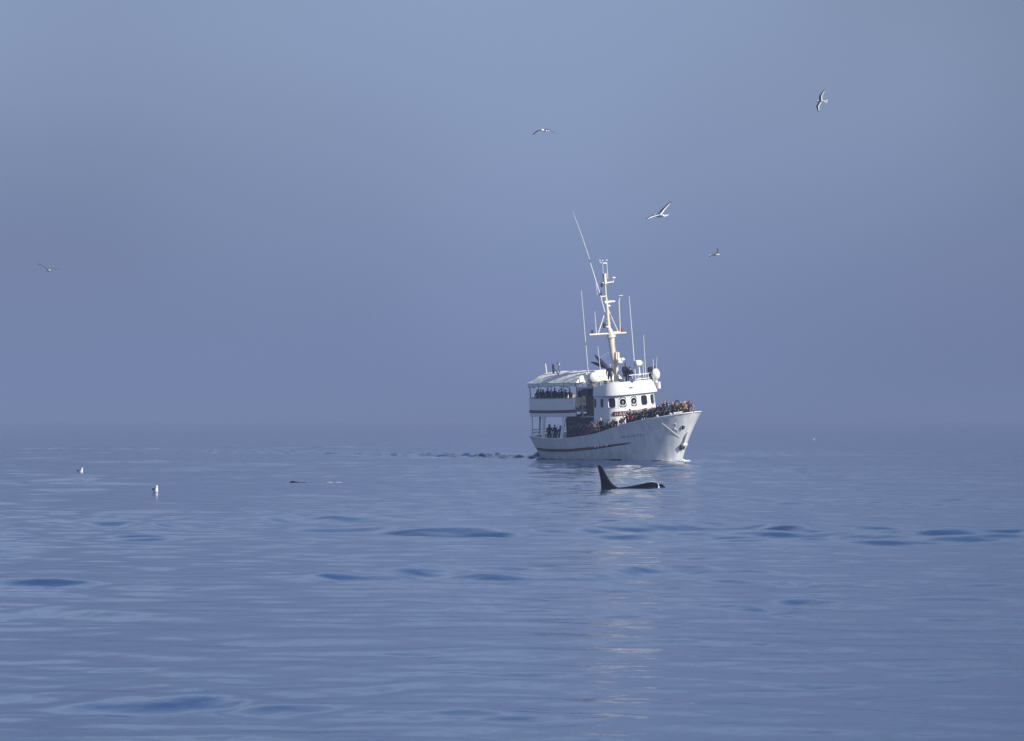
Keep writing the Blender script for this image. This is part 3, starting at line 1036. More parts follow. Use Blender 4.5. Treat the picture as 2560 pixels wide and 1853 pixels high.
def build_upper_deck():
    def band(name, prof, mt):
        m = MB()
        rows = [[(0, 0, 0)] * len(prof) for _ in deck_loop()]
        cols = [deck_loop(o) for o, z in prof]
        rows = [[(cols[k][i][0], cols[k][i][1], prof[k][1] + 0.10 * ((cols[k][i][0] + 7) / 4) ** 2 * 0.5) for k in range(len(prof))] for i in range(len(cols[0]))]
        m.grid(rows, closed=True)
        return m.build(name, mt, boat)
    band('deck_fascia', [(0.0, 4.12), (0.03, 4.14), (0.03, 4.98), (-0.08, 4.98), (-0.08, 4.12)], WHITE)
    band('fascia_stripe', [(0.03, 4.47), (0.055, 4.47), (0.055, 4.73), (0.03, 4.73)], REDBR)
    band('upper_bulwark', [(0.012, 4.985), (0.012, 5.75), (-0.04, 5.75), (-0.04, 4.985)], WHITE)
    MB().tube([(x, y, 5.79 + 0.05 * ((x + 7) / 4) ** 2) for x, y in deck_loop(-0.01)], 0.035, 6).build('bulwark_rail', STEEL, boat)
    m = MB()
    lp = deck_loop(-0.07)
    m.prism(lp, lambda u, v, d: Vector((u, v, d)), 4.86, 4.96)
    m.build('upper_deck', DECK, boat)
    # canopy posts
    for x in (UX0 + 0.15, -9.0, -6.9, -4.9, UX1 - 0.05):
        for sg in (-1, 1):
            y = 2.50 if x > -10.5 else 2.2
            MB().tube([(x, sg * y, 5.0), (x, sg * y, 7.18)], 0.045, 6).build('canopy_post', STEEL if x > -10.5 else LAMPDARK, boat)
    # canvas roof, sagging between its bows
    m = MB()
    top, bot = [], []
    xs = np.linspace(UX0 + 0.22, UX1 + 0.05, 46)
    for x in xs:
        r1, r2 = [], []
        for k in np.linspace(-1, 1, 31):
            y = 2.56 * k
            endf = float(smooth(UX0 + 0.0, UX0 + 1.3, np.array(x)))
            z = 7.26 + 0.86 * (1 - abs(k) ** 3.0) * (0.25 + 0.75 * endf)
            z -= 0.018 * abs(math.sin((x - UX0) * math.pi / 2.0)) * (1 - k * k)
            z += 0.022 * math.sin(x * 3.1 + k * 4) * math.sin(k * 7 + x) + 0.010 * math.sin(x * 9 + k * 13)
            if abs(k) > 0.93:
                z -= 0.05
            r1.append((x, y, z))
            r2.append((x, y, z - 0.03))
        top.append(r1)
        bot.append(r2)
    m.grid(top)
    m.grid([r[::-1] for r in bot])
    m.grid([[t[0] for t in top], [t[0] for t in bot]])
    m.grid([[t[-1] for t in top], [t[-1] for t in bot]])
    m.grid([top[0], bot[0]])
    m.grid([top[-1], bot[-1]])
    m.build('canvas_canopy', CANVAS, boat, 60)
    m = MB()
    m.grid([[(x + 0.02, y, z - 0.02) for x, y, z in top[-1]], [(x + 0.05 + 0.03 * math.sin(y * 6), y, min(z - 0.03, 7.12 + 0.05 * math.sin(y * 4))) for x, y, z in top[-1]]])
    m.grid([[(x - 0.01, y, z - 0.02) for x, y, z in top[-1]], [(x + 0.02 + 0.03 * math.sin(y * 6), y, min(z - 0.03, 7.12 + 0.05 * math.sin(y * 4))) for x, y, z in top[-1]]])
    m.build('canvas_gable', CANVAS, boat, 60)
    # rolled up canvas side curtain hanging below the eaves
    for sg in (-1, 1):
        m = MB()
        rows = []
        for x in np.linspace(UX0 + 0.3, UX1 - 0.2, 60):
            dz = 0.10 + 0.06 * math.sin(x * 2.3) + 0.05 * math.sin(x * 5.7 + 1)
            bx = 0.05 * math.sin(x * 7) + 0.03 * math.sin(x * 13)
            y = 2.48
            rows.append([(x, sg * (y + bx * 0.3), 7.20), (x, sg * (y + 0.07 + bx), 7.08), (x, sg * (y + 0.05 + bx), 6.98 - dz * 0.8), (x, sg * (y - 0.02), 6.93 - dz), (x, sg * (y - 0.07), 7.0)])
        m.grid(rows, closed=True)
        m.build('rolled_curtain', CANVAS, boat, 60)
    # two white fenders and the folded board at the front of the deck
    for px, w, h, py in ((1436.5, 0.20, 0.95, 1008),):
        p = bl(px, py, y=-2.85)
        MB().tube([p + Vector((0, 0, -h / 2)), p + Vector((0, 0, -h / 2 + 0.1)), p + Vector((0, 0, h / 2 - 0.1)), p + Vector((0, 0, h / 2))], [0.05, 0.11, 0.11, 0.04], 10).build('white_fender', WHITE, boat)
    c = bl(1447, 1006, x=UX1 + 0.12)
    MB().prism([(-0.38, 0.42), (0.42, 0.46), (0.40, 0.0), (-0.10, -0.52), (-0.30, -0.40)], lambda u, v, d: c + Vector((d, u, v)), 0.0, 0.06).build('folded_board', CREAM, boat)
    # bent stainless frame at the front of the canopy
    for sg in (-1, 1):
        MB().tube([(UX1 + 0.1, sg * 2.5, 5.0), (UX1 + 0.1, sg * 2.5, 6.9), (UX1 + 0.2, sg * 2.35, 7.12), (UX1 + 0.3, sg * 1.8, 7.2)], 0.05, 6).build('canopy_hoop', STEEL, boat)
    # flues through the canvas
    def Q(px, py, y): return bl(px, py, y=y)
    MB().tube([Q(1367.5, 945, -0.9), Q(1363.5, 909, -0.9)], [0.075, 0.05], 8).build('flue_pipe', CREAM, boat)
    MB().tube([Q(1385, 950, -1.2), Q(1382.5, 911, -1.2)], 0.10, 10).build('flue_pipe', DARKPIPE, boat)
    MB().tube([Q(1398.5, 958, -1.7), Q(1398, 942, -1.7), Q(1396, 935, -1.7), Q(1386, 923, -1.7)], [0.09, 0.09, 0.09, 0.07], 10).build('bent_flue_pipe', STEEL, boat)
    MB().tube([Q(1400, 946, -1.0), Q(1398.5, 914, -1.0), Q(1397, 909.5, -1.0), Q(1393, 908.5, -1.0)], [0.085, 0.085, 0.10, 0.10], 10).build('bent_flue_pipe', STEEL, boat)


build_upper_deck()


def build_main_deck():
    # pillars with flared heads and feet holding up the deck above, both sides
    for sg in (-1, 1):
        for x in (-8.25, -4.85):
            zb = sheer(x) - 0.02
            ol = []
            prof = [(0.42, zb), (0.27, zb + 0.10), (0.20, zb + 0.30), (0.20, 3.70), (0.27, 3.98), (0.46, 4.13)]
            ol = [(x - w, z) for w, z in prof] + [(x + w, z) for w, z in prof[::-1]]
            m = MB()

            def fn(u, v, d):
                k = (v - zb) / (4.13 - zb)
                yy = half_deck(u) * (1 - k) + 2.74 * k
                return Vector((u, sg * (yy - 0.02 - d), v))
            m.prism(ol, fn, 0.0, 0.10)
            m.build('deck_pillar', WHITE, boat)
        for x, r in ((-10.7, 0.04), (-9.15, 0.085)):
            y = half_deck(x) - 0.08
            MB().tube([(x, sg * y, sheer(x)), (x + (0.0 if r < 0.05 else -0.25), sg * min(y, 2.3), 4.14)], r, 8).build('deck_post', CABIN if r > 0.05 else STEEL, boat)
        # handrail at the stern quarter
        for dz in (0.28, 0.55):
            MB().tube([(x, sg * (half_deck(x) - 0.1), sheer(x) + dz) for x in np.linspace(-11.0, -8.6, 8)], 0.035, 6).build('stern_rail', STEEL, boat)
    for dz in (0.28, 0.55):
        MB().tube([(-11.05, y, sheer(-11) + dz) for y in np.linspace(-2.2, 2.2, 4)], 0.035, 6).build('stern_rail', STEEL, boat)
    # deckhouse under the upper deck
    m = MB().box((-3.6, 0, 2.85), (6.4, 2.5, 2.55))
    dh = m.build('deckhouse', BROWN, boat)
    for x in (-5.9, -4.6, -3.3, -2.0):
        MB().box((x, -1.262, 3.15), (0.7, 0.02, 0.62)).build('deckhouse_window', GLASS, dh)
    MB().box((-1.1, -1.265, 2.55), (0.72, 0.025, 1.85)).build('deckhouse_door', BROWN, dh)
    # shade deck joining deckhouse and wheelhouse
    MB().box((-1.6, 0, 4.08), (2.7, 4.6, 0.10)).build('boat_deck', CABIN, boat)
    # low windlass and arched fairlead on the forecastle
    z = sheer(7.5) - 0.66
    MB().tube([(7.6, -0.5, z + 0.35), (7.6, 0.5, z + 0.35)], 0.22, 12).box((7.6, 0, z + 0.14), (0.5, 0.8, 0.3)).build('windlass', STEEL, boat)
    q = bl(1693, 1012, y=-0.3)
    m = MB()
    arch = [q + Vector((0.0, 0.34 * math.cos(t) * 0.9, 0.36 * math.sin(t))) for t in np.linspace(0, math.pi, 12)]
    m.tube([arch[0] + Vector((0, 0.12, -0.9))] + arch + [arch[-1] + Vector((0, 0, -0.9))], 0.055, 6)
    fa = m.build('forecastle_hoop', BLACK, boat)
    MB().prism([(0.27 * math.cos(t), 0.3 * math.sin(t)) for t in np.linspace(0, math.pi, 10)] + [(-0.27, -0.35), (0.27, -0.35)], lambda u, v, d: q + Vector((d, u, v)), -0.02, 0.02).build('hoop_panel', BROWN, fa)


build_main_deck()

# ---------------------------------------------------------------- people
SKIN = [material('skin_fair', (0.48, 0.31, 0.26), 0.6), material('skin_tan', (0.34, 0.21, 0.17), 0.6)]
FEATURE = material('face_feature', (0.05, 0.025, 0.02), 0.6)
_cloth = {}
CLOTH = {'black': (0.012, 0.012, 0.016), 'navy': (0.012, 0.016, 0.040), 'charcoal': (0.035, 0.035, 0.042), 'grey': (0.16, 0.16, 0.18), 'brown': (0.07, 0.035, 0.025), 'rust': (0.14, 0.03, 0.022),
         'red': (0.55, 0.025, 0.03), 'pink': (0.42, 0.20, 0.22), 'teal': (0.03, 0.075, 0.10), 'white': (0.78, 0.78, 0.78), 'green': (0.035, 0.05, 0.035), 'yellow': (0.26, 0.16, 0.03), 'paleblue': (0.30, 0.42, 0.50), 'lilac': (0.20, 0.19, 0.28), 'hair_dark': (0.02, 0.014, 0.012), 'hair_fair': (0.42, 0.30, 0.18), 'hair_grey': (0.45, 0.44, 0.44)}


def cloth(c):
    if c not in _cloth:
        _cloth[c] = material('cloth_' + c, CLOTH[c], 0.85, vary=0.25, scale=18)
    return _cloth[c]


POSES = {
    # elbow, wrist per arm (x forward, y left), torso lean forward
    'stand': dict(lean=0.04, arms=[((0.02, 0.27, 1.12), (0.16, 0.24, 0.92)), ((0.00, -0.27, 1.12), (0.14, -0.25, 0.92))]),
    'rail': dict(lean=0.16, arms=[((0.22, 0.30, 1.12), (0.44, 0.22, 1.06)), ((0.20, -0.30, 1.12), (0.44, -0.20, 1.05))]),
    'photo': dict(lean=0.06, arms=[((0.20, 0.33, 1.24), (0.28, 0.08, 1.56)), ((0.22, -0.32, 1.25), (0.28, -0.08, 1.55))]),
    'point': dict(lean=0.05, arms=[((0.22, 0.30, 1.36), (0.36, 0.30, 1.62)), ((0.05, -0.28, 1.12), (0.22, -0.20, 1.02))]),
    'sit': dict(lean=0.10, sit=True, arms=[((0.14, 0.28, 1.10), (0.36, 0.12, 1.02)), ((0.14, -0.28, 1.10), (0.36, -0.12, 1.02))]),
}


def body_mesh(pose):
    P = POSES[pose]
    ln = P['lean']
    sit = P.get('sit')
    V, E, Rd = [], [], []

    def v(p, r, parent=None):
        V.append(p)
        Rd.append(r if isinstance(r, tuple) else (r, r))
        if parent is not None:
            E.append((parent, len(V) - 1))
        return len(V) - 1
    pel = v((0, 0, 0.96), (0.165, 0.135))
    bel = v((ln * 0.4, 0, 1.12), (0.165, 0.13), pel)
    che = v((ln * 0.9, 0, 1.30), (0.185, 0.14), bel)
    upc = v((ln * 1.1, 0, 1.42), (0.13, 0.11), che)
    neck = v((ln * 1.2 + 0.01, 0, 1.51), 0.062, upc)
    v((ln * 1.35 + 0.02, 0, 1.57), 0.058, neck)
    for sg in (1, -1):
        hip = v((0.0, sg * 0.10, 0.88), 0.11, pel)
        if sit:
            kn = v((0.42, sg * 0.13, 0.86), 0.075, hip)
            an = v((0.44, sg * 0.13, 0.46), 0.05, kn)
            v((0.58, sg * 0.14, 0.42), 0.042, an)
        else:
            kn = v((0.03, sg * 0.11, 0.49), 0.072, hip)
            an = v((-0.01, sg * 0.12, 0.09), 0.05, kn)
            v((0.15, sg * 0.14, 0.045), 0.042, an)
    for (el, wr), sg in zip(P['arms'], (1, -1)):
        sh = v((ln * 1.05, sg * 0.18, 1.41), 0.085, upc)
        e = v((el[0] + ln, el[1], el[2]), 0.062, sh)
        v((wr[0] + ln, wr[1], wr[2]), 0.042, e)
    me = bpy.data.meshes.new('b')
    me.from_pydata(V, E, [])
    o = bpy.data.objects.new('b', me)
    col.objects.link(o)
    o.modifiers.new('skin', 'SKIN').use_smooth_shade = True
    for i, r in enumerate(Rd):
        me.skin_vertices[0].data[i].radius = r
    me.skin_vertices[0].data[0].use_root = True
    sb = o.modifiers.new('sub', 'SUBSURF')
    sb.levels = sb.render_levels = 1
    dg = bpy.context.evaluated_depsgraph_get()
    ev = bpy.data.meshes.new_from_object(o.evaluated_get(dg))
    m = MB()
    vs = [p.co.copy() for p in ev.vertices]
    wr = [Vector((w[0] + ln, w[1], w[2])) for e, w in P['arms']]
    for p in ev.polygons:
        c = p.center
        mi = 0
        if c.z < 0.90 and not (sit and c.z > 0.9) and min((c - w).length for w in wr) > 0.3:
            mi = 1
        if c.z > 1.50 and abs(c.y) < 0.075 and min((c - w).length for w in wr) > 0.12:
            mi = 2
        m.f.append(tuple(p.vertices))
        m.m.append(mi)
    m.v = [tuple(p) for p in vs]
    bpy.data.objects.remove(o, do_unlink=True)
    bpy.data.meshes.remove(me)
    bpy.data.meshes.remove(ev)
    # head: skull narrowing to a jaw, nose, ears, eyes, mouth
    hc = Vector((ln * 1.45 + 0.03, 0, 1.655))

    def shape(p):
        q = p.copy()
        if q.z < 0:
            q.y *= 1 + 0.28 * q.z
            q.x = q.x * (1 + 0.12 * q.z) + 0.10 * -q.z
        return q
    m.ellipsoid(hc, (0.098, 0.078, 0.122), 14, 10, 2, squash=shape)
    m.ellipsoid(hc + Vector((0.104, 0, -0.012)), (0.022, 0.014, 0.026), 6, 5, 2)
    for sg in (1, -1):
        m.ellipsoid(hc + Vector((-0.005, sg * 0.078, -0.01)), (0.022, 0.010, 0.032), 6, 5, 2)
        m.ellipsoid(hc + Vector((0.090, sg * 0.032, 0.012)), (0.008, 0.014, 0.007), 6, 4, 3)
    m.ellipsoid(hc + Vector((0.098, 0, -0.062)), (0.008, 0.024, 0.006), 6, 4, 3)
    # hands: palm, four unequal bent fingers, thumb from the side of the palm
    for (el, w), sg in zip(P['arms'], (1, -1)):
        w = Vector((w[0] + ln, w[1], w[2]))
        d = (w - Vector((el[0] + ln, el[1], el[2]))).normalized()
        sd = d.cross(Vector((0, 0, 1)))
        sd = sd.normalized() if sd.length > 0.1 else Vector((0, 1, 0))
        nn = sd.cross(d).normalized()
        rot = Matrix((d, sd, nn)).transposed()
        m.ellipsoid(w + d * 0.05, (0.052, 0.042, 0.020), 8, 6, 2, mat=rot)
        for k, L in enumerate((0.068, 0.078, 0.072, 0.056)):
            b = w + d * 0.088 + sd * (k - 1.5) * 0.020
            m.tube([b, b + d * L * 0.55 - nn * 0.010, b + d * L * 0.85 - nn * 0.036], [0.010, 0.009, 0.007], 5, 2)
        b = w + d * 0.03 + sd * sg * 0.036
        m.tube([b, b + d * 0.035 + sd * sg * 0.022, b + d * 0.065 + sd * sg * 0.020 - nn * 0.012], [0.012, 0.011, 0.008], 5, 2)
    o = m.build('body_' + pose, [cloth('black'), cloth('black'), SKIN[0], FEATURE], None, 60)
    me = o.data
    bpy.data.objects.remove(o, do_unlink=True)
    return me, hc


BODY = {k: body_mesh(k) for k in POSES}


def headgear(kind):
    m = MB()
    if kind == 'beanie':
        m.ellipsoid((0, 0, 0.035), (0.112, 0.094, 0.115), 12, 8, squash=lambda p: Vector((p.x, p.y, max(p.z, -0.05))))
        m.ellipsoid((0, 0, 0.155), (0.03, 0.03, 0.03), 6, 5)
    elif kind == 'hood':
        m.ellipsoid((-0.022, 0, 0.005), (0.118, 0.118, 0.155), 12, 9, squash=lambda p: Vector((min(p.x, 0.45), p.y, p.z)))
        m.ellipsoid((-0.03, 0, -0.13), (0.115, 0.14, 0.06), 10, 6)
    elif kind == 'cap':
        m.ellipsoid((0, 0, 0.04), (0.108, 0.09, 0.095), 12, 8, squash=lambda p: Vector((p.x, p.y, max(p.z, -0.05))))
        m.box((0.12, 0, 0.04), (0.09, 0.13, 0.012))
    elif kind == 'long_hair':
        m.ellipsoid((-0.025, 0, -0.01), (0.102, 0.100, 0.150), 12, 9, squash=lambda p: Vector((min(p.x, 0.55), p.y, p.z)))
        m.ellipsoid((-0.05, 0, -0.14), (0.06, 0.095, 0.13), 10, 7)
    else:
        m.ellipsoid((-0.018, 0, 0.03), (0.104, 0.088, 0.112), 12, 8, squash=lambda p: Vector((min(p.x, 0.72), p.y, max(p.z, -0.45))))
    o = m.build(kind, cloth('black'), None, 60)
    me = o.data
    bpy.data.objects.remove(o, do_unlink=True)
    return me


GEAR = {k: headgear(k) for k in ('beanie', 'hood', 'cap', 'hair', 'long_hair')}
pers_rng = random.Random(21)


def person(loc, face_deg, height, pose, jacket, trousers, gear, gcol, label, group, skin=0, tilt=0.0):
    me, hc = BODY[pose]
    o = bpy.data.objects.new('person', me)
    col.objects.link(o)
    k = height / 1.79
    o.location = loc
    if POSES[pose].get('sit'):
        o.location.z -= 0.0
    o.rotation_euler = (R(tilt), 0, R(face_deg))
    w = 1.0 + pers_rng.random() * 0.14
    o.scale = (k * w, k * w, k)
    for i, mt in enumerate((cloth(jacket), cloth(trousers), SKIN[skin], FEATURE)):
        o.material_slots[i].link = 'OBJECT'
        o.material_slots[i].material = mt
    if gear:
        g = bpy.data.objects.new('hair' if 'hair' in gear else gear, GEAR[gear])
        col.objects.link(g)
        g.parent = o
        g.location = hc
        g.material_slots[0].link = 'OBJECT'
        g.material_slots[0].material = cloth(gcol)
    return tag(o, label, 'person', group)


def on_side_deck(px, inset, side=-1, z_off=0.0):
    best = None
    for x in np.linspace(-10.5, 10.6, 400):
        zd = sheer(x) - deck_drop(x)
        s = s_of(x)
        y = side * max(0.0, abs(hull_pt(s, 1 - 0.66 / sheer(x), 1).y) - inset)
        p = Vector((hull_pt(s, 1 - 0.66 / sheer(x), 1).x, y, zd + 0.05 + z_off))
        e = abs(proj(p + Vector((0, 0, 1.3)))[0] - px)
        if best is None or e < best[0]:
            best = (e, p)
    p = best[1]
    if -0.5 < p.x < 3.5 and px < 1560:                      # keep to the narrow side deck beside the wheelhouse
        p.y = side * max(abs(p.y), 2.95)
    return p


def crowd():
    deckers = 'passengers along the starboard rail'
    bowers = 'passengers on the forecastle'
    # px, py of the top of the head, inset from the rail, pose, jacket, trousers, gear, gear colour, label
    side = [
        (1412 - 41, 1061, 1.0, 'stand', 'black', 'black', 'hood', 'black', 'person in black hood and long dark coat standing between the two white pillars'),
        (1399, 1064, 0.9, 'stand', 'navy', 'black', 'hair', 'hair_dark', 'person in navy coat half hidden by the forward white pillar'),
        (1418.5, 1066, 0.5, 'rail', 'brown', 'black', 'hood', 'brown', 'person in brown hooded jacket just forward of the white pillar'),
        (1428, 1064, 0.9, 'stand', 'rust', 'black', 'hair', 'hair_dark', 'person in rust coloured jacket in the shade of the deckhouse'),
        (1437, 1060, 1.1, 'stand', 'black', 'black', 'beanie', 'black', 'person in black beanie standing against the deckhouse windows'),
        (1447, 1065, 0.5, 'rail', 'black', 'black', 'hood', 'black', 'person in black hood leaning on rail between rust jacket and red jacket'),
        (1457, 1068, 0.5, 'rail', 'charcoal', 'black', 'hair', 'hair_dark', 'dark haired person in charcoal jacket beside the red jacket'),
        (1465, 1060, 0.9, 'stand', 'black', 'black', 'hood', 'black', 'person in black hood standing inboard of the bright red jacket'),
        (1452, 1058, 1.2, 'stand', 'navy', 'black', 'hair', 'hair_dark', 'dark haired person in navy coat beside the deckhouse door'),
        (1423, 1060, 1.4, 'stand', 'charcoal', 'black', 'beanie', 'charcoal', 'person in charcoal beanie against the aft deckhouse window'),
        (1385, 1062, 1.6, 'stand', 'black', 'black', 'hair', 'hair_dark', 'dark haired person in black coat seen between the pillars'),
        (1472, 1074, 0.35, 'rail', 'red', 'black', 'hood', 'black', 'person in bright red jacket bent low over the side rail'),
        (1478.5, 1053, 0.55, 'photo', 'pink', 'black', 'hair', 'hair_fair', 'fair haired person in pink jacket raising camera at side rail'),
        (1485.5, 1047, 0.95, 'stand', 'black', 'black', 'beanie', 'black', 'person in black beanie behind the pink jackets'),
        (1487.5, 1051, 0.45, 'photo', 'grey', 'black', 'hair', 'hair_grey', 'grey haired person in grey jacket between the two pink jackets'),
        (1494.5, 1053, 0.45, 'photo', 'pink', 'black', 'long_hair', 'hair_fair', 'long haired person in pink jacket beside the bald man'),
        (1511.5, 1044, 0.5, 'rail', 'black', 'black', None, None, 'bald person in black jacket standing at the side rail'),
        (1504, 1055, 0.33, 'rail', 'black', 'black', 'hood', 'black', 'person in black hood bent over rail just aft of the bald man'),
        (1517, 1050, 0.33, 'rail', 'navy', 'black', 'beanie', 'navy', 'person in navy beanie just forward of the bald man'),
        (1530, 1050, 0.33, 'rail', 'black', 'black', 'cap', 'black', 'person in black cap leaning on rail below the name board'),
        (1542, 1049, 0.33, 'rail', 'charcoal', 'black', 'hair', 'hair_dark', 'person in charcoal fleece leaning on rail below the name board'),
        (1523, 1052, 0.4, 'photo', 'charcoal', 'black', 'hair', 'hair_dark', 'person in charcoal jacket leaning over rail next to bald man'),
        (1537, 1047, 0.45, 'photo', 'black', 'black', 'hood', 'black', 'person with black hood up holding camera below the name board'),
        (1547.5, 1044, 0.45, 'rail', 'black', 'black', 'long_hair', 'hair_dark', 'long dark haired person in black jacket below the name board'),
        (1556, 1049, 0.35, 'point', 'grey', 'black', 'hair', 'hair_fair', 'fair haired person in grey jacket at the white fairleads'),
        (1566, 1040, 0.35, 'rail', 'black', 'black', 'hood', 'black', 'person in black hood bent over rail with red jacket behind'),
        (1576, 1047, 0.30, 'rail', 'red', 'black', 'beanie', 'black', 'person in red jacket and black beanie at the middle of the rail'),
        (1573, 1023, 1.0, 'photo', 'black', 'black', 'beanie', 'black', 'person in black beanie photographing in front of the name board'),
        (1585, 1027, 0.9, 'stand', 'charcoal', 'black', 'hair', 'hair_dark', 'person in charcoal jacket in front of the last letters of the name board'),
        (1583, 1038, 0.4, 'rail', 'navy', 'black', 'hood', 'navy', 'person in navy hood leaning on rail beside red jacket'),
        (1595, 1024, 1.0, 'photo', 'black', 'black', 'hair', 'hair_dark', 'dark haired person in black jacket photographing below the right clear view screen'),
        (1593, 1038, 0.35, 'rail', 'green', 'black', 'hair', 'hair_fair', 'fair haired person in dark green jacket leaning on rail'),
        (1602, 1037, 0.35, 'rail', 'charcoal', 'black', 'beanie', 'grey', 'person in grey beanie and charcoal jacket at rail'),
        (1608, 1021, 0.9, 'photo', 'teal', 'black', 'hood', 'black', 'person in teal jacket with black hood below the wheelhouse'),
        (1613, 1037, 0.35, 'rail', 'green', 'black', 'hood', 'green', 'person in dark green hood leaning far over the rail'),
        (1618, 1026, 0.9, 'photo', 'black', 'black', 'hair', 'hair_grey', 'grey haired person in black jacket at the end of the name board'),
        (1622, 1036, 0.4, 'rail', 'navy', 'black', 'beanie', 'paleblue', 'person in navy jacket and pale blue beanie at rail'),
        (1628, 1029, 0.8, 'stand', 'teal', 'black', 'hair', 'hair_dark', 'dark haired person in teal coat beside the wheelhouse corner'),
        (1632, 1038, 0.35, 'rail', 'black', 'black', 'cap', 'white', 'person in white cap and black jacket leaning on rail'),
        (1640, 1012, 0.8, 'stand', 'black', 'black', 'hood', 'black', 'tall person in black hood just ahead of the wheelhouse'),
        (1647, 1014, 0.9, 'stand', 'charcoal', 'black', 'long_hair', 'hair_dark', 'long haired person in charcoal coat just ahead of the wheelhouse'),
        (1645, 1028, 0.35, 'rail', 'charcoal', 'black', 'hair', 'hair_dark', 'person in charcoal jacket resting elbows on forward rail'),
        (1654, 1030, 0.35, 'rail', 'navy', 'black', 'hood', 'navy', 'person in navy hood resting on forward rail'),
    ]
    bow = [
        (1672, 1008, 1.5, 'stand', 'black', 'black', 'beanie', 'black', 'person in black beanie in the second row behind pale blue beanie'),
        (1683, 1009, 1.4, 'stand', 'navy', 'black', 'hood', 'navy', 'person in navy hood behind the long fair hair'),
        (1709, 1008, 1.3, 'stand', 'black', 'black', 'hood', 'black', 'person in black hood behind the yellow jacket and white cap'),
        (1718, 1010, 1.3, 'stand', 'charcoal', 'black', 'hair', 'hair_dark', 'dark haired person in charcoal jacket behind the pink jacket and white beanie'),
        (1727, 1010, 1.0, 'rail', 'black', 'black', 'beanie', 'black', 'person in black beanie beside the pink jacket and white beanie'),
        (1650, 1022, 0.6, 'stand', 'black', 'black', 'cap', 'black', 'person in black cap at the wheelhouse end of the forecastle'),
        (1659.5, 1001, 0.9, 'photo', 'navy', 'black', 'hair', 'hair_dark', 'tall dark haired person in navy jacket near the forecastle hoop'),
        (1666, 1003, 1.3, 'stand', 'black', 'black', 'hood', 'black', 'person in black hood beside the tall navy jacket'),
        (1669, 1014, 0.45, 'rail', 'teal', 'navy', 'beanie', 'paleblue', 'person in pale blue beanie crouching at the start of the bow rail pipe'),
        (1663, 1024, 0.35, 'rail', 'charcoal', 'navy', 'hair', 'hair_dark', 'person in charcoal jacket bent over rail beside pale blue beanie'),
        (1678, 1005, 0.8, 'photo', 'black', 'black', 'long_hair', 'hair_fair', 'long fair haired person in black jacket at the forecastle hoop'),
        (1688, 1008, 0.9, 'photo', 'brown', 'black', 'hair', 'hair_dark', 'person in brown jacket directly below the forecastle hoop'),
        (1690, 1020, 0.40, 'rail', 'green', 'black', 'hair', 'hair_dark', 'person in dark green coat leaning on the bow rail pipe'),
        (1697, 1008, 0.6, 'stand', 'charcoal', 'black', 'beanie', 'white', 'person in white beanie and charcoal jacket beside the hoop'),
        (1705, 1007, 0.6, 'photo', 'yellow', 'black', 'cap', 'white', 'person in yellow jacket and white cap'),
        (1700, 1020, 0.35, 'rail', 'charcoal', 'black', 'hood', 'charcoal', 'person in charcoal hood resting on the bow rail pipe'),
        (1713.5, 1001, 1.0, 'point', 'grey', 'black', 'hair', 'hair_dark', 'person in grey jacket with one arm raised at the bow'),
        (1712, 1020, 0.35, 'rail', 'yellow', 'black', 'hair', 'hair_dark', 'dark haired person in yellow jacket crouched at the bow rail pipe'),
        (1722, 1007, 0.7, 'rail', 'pink', 'black', 'beanie', 'white', 'person in pink jacket and white beanie at the bow'),
        (1732, 1004, 0.8, 'stand', 'navy', 'black', 'hood', 'black', 'person in navy jacket with black hood near the stem'),
        (1739, 1012, 0.7, 'rail', 'lilac', 'navy', 'hair', 'hair_dark', 'dark haired person in lilac jacket at the stem'),
        (1745.5, 1008, 0.5, 'stand', 'lilac', 'navy', 'beanie', 'grey', 'person in lilac jacket and grey beanie standing furthest forward at stem'),
    ]
    rg = random.Random(5)
    for group, rows in ((deckers, side), (bowers, bow)):
        for px, py, inset, pose, ja, tr, ge, gc, lab in rows:
            if px < 1728:
                p = on_side_deck(px, max(inset, 0.55 if px > 1655 else 0.33))
            else:
                p = bl(px, 1022, x={1732: 8.3, 1739: 8.5, 1745.5: 8.7}[px])
                p.z = sheer(p.x) - 0.42
                p.y = min(p.y, 1.5)
            w = MBOAT @ p
            top = CAM_H + (HORIZON - py) * w.y / F
            h = top - w.z
            hh = min(1.90, max(1.38, h))
            face = -90 + rg.uniform(-50, 35)
            person(w, face, hh, pose, ja, tr, ge, gc, lab, group, skin=rg.choice((0, 0, 1)), tilt=0)
    # under the canvas canopy
    for i, (px, py) in enumerate(((1341.5, 974), (1357, 976.5), (1376, 976), (1394, 979), (1412, 976.5), (1424, 981))):
        y = -2.25
        p = bl(px, py, y=y)
        p.z = 4.97
        w = MBOAT @ p
        top = CAM_H + (HORIZON - py) * w.y / F
        hh = min(1.88, max(1.62, top - w.z))
        lab = ('person in black hood in the aftmost corner under the canopy', 'person in black hood second from the stern under the canopy', 'person in black hood beside pale cap under the canopy', '', '', '')[i]
        ja, ge, gc = 'black', 'hood', 'black'
        if i == 3:
            lab, ge, gc = 'black jacketed person in pale cap behind the upper deck bulwark', 'cap', 'grey'
        if i == 4:
            lab, ge, gc = 'fair haired person in black jacket behind the upper deck bulwark', 'long_hair', 'hair_fair'
        if i == 5:
            lab, ja, ge, gc = 'person in rust jacket at the front end of the upper deck bulwark', 'rust', 'hair', 'hair_dark'
        person(w, -110 + rg.uniform(-30, 30), hh, 'rail' if i % 2 else 'stand', ja, 'black', ge, gc, lab, 'passengers under the canopy')
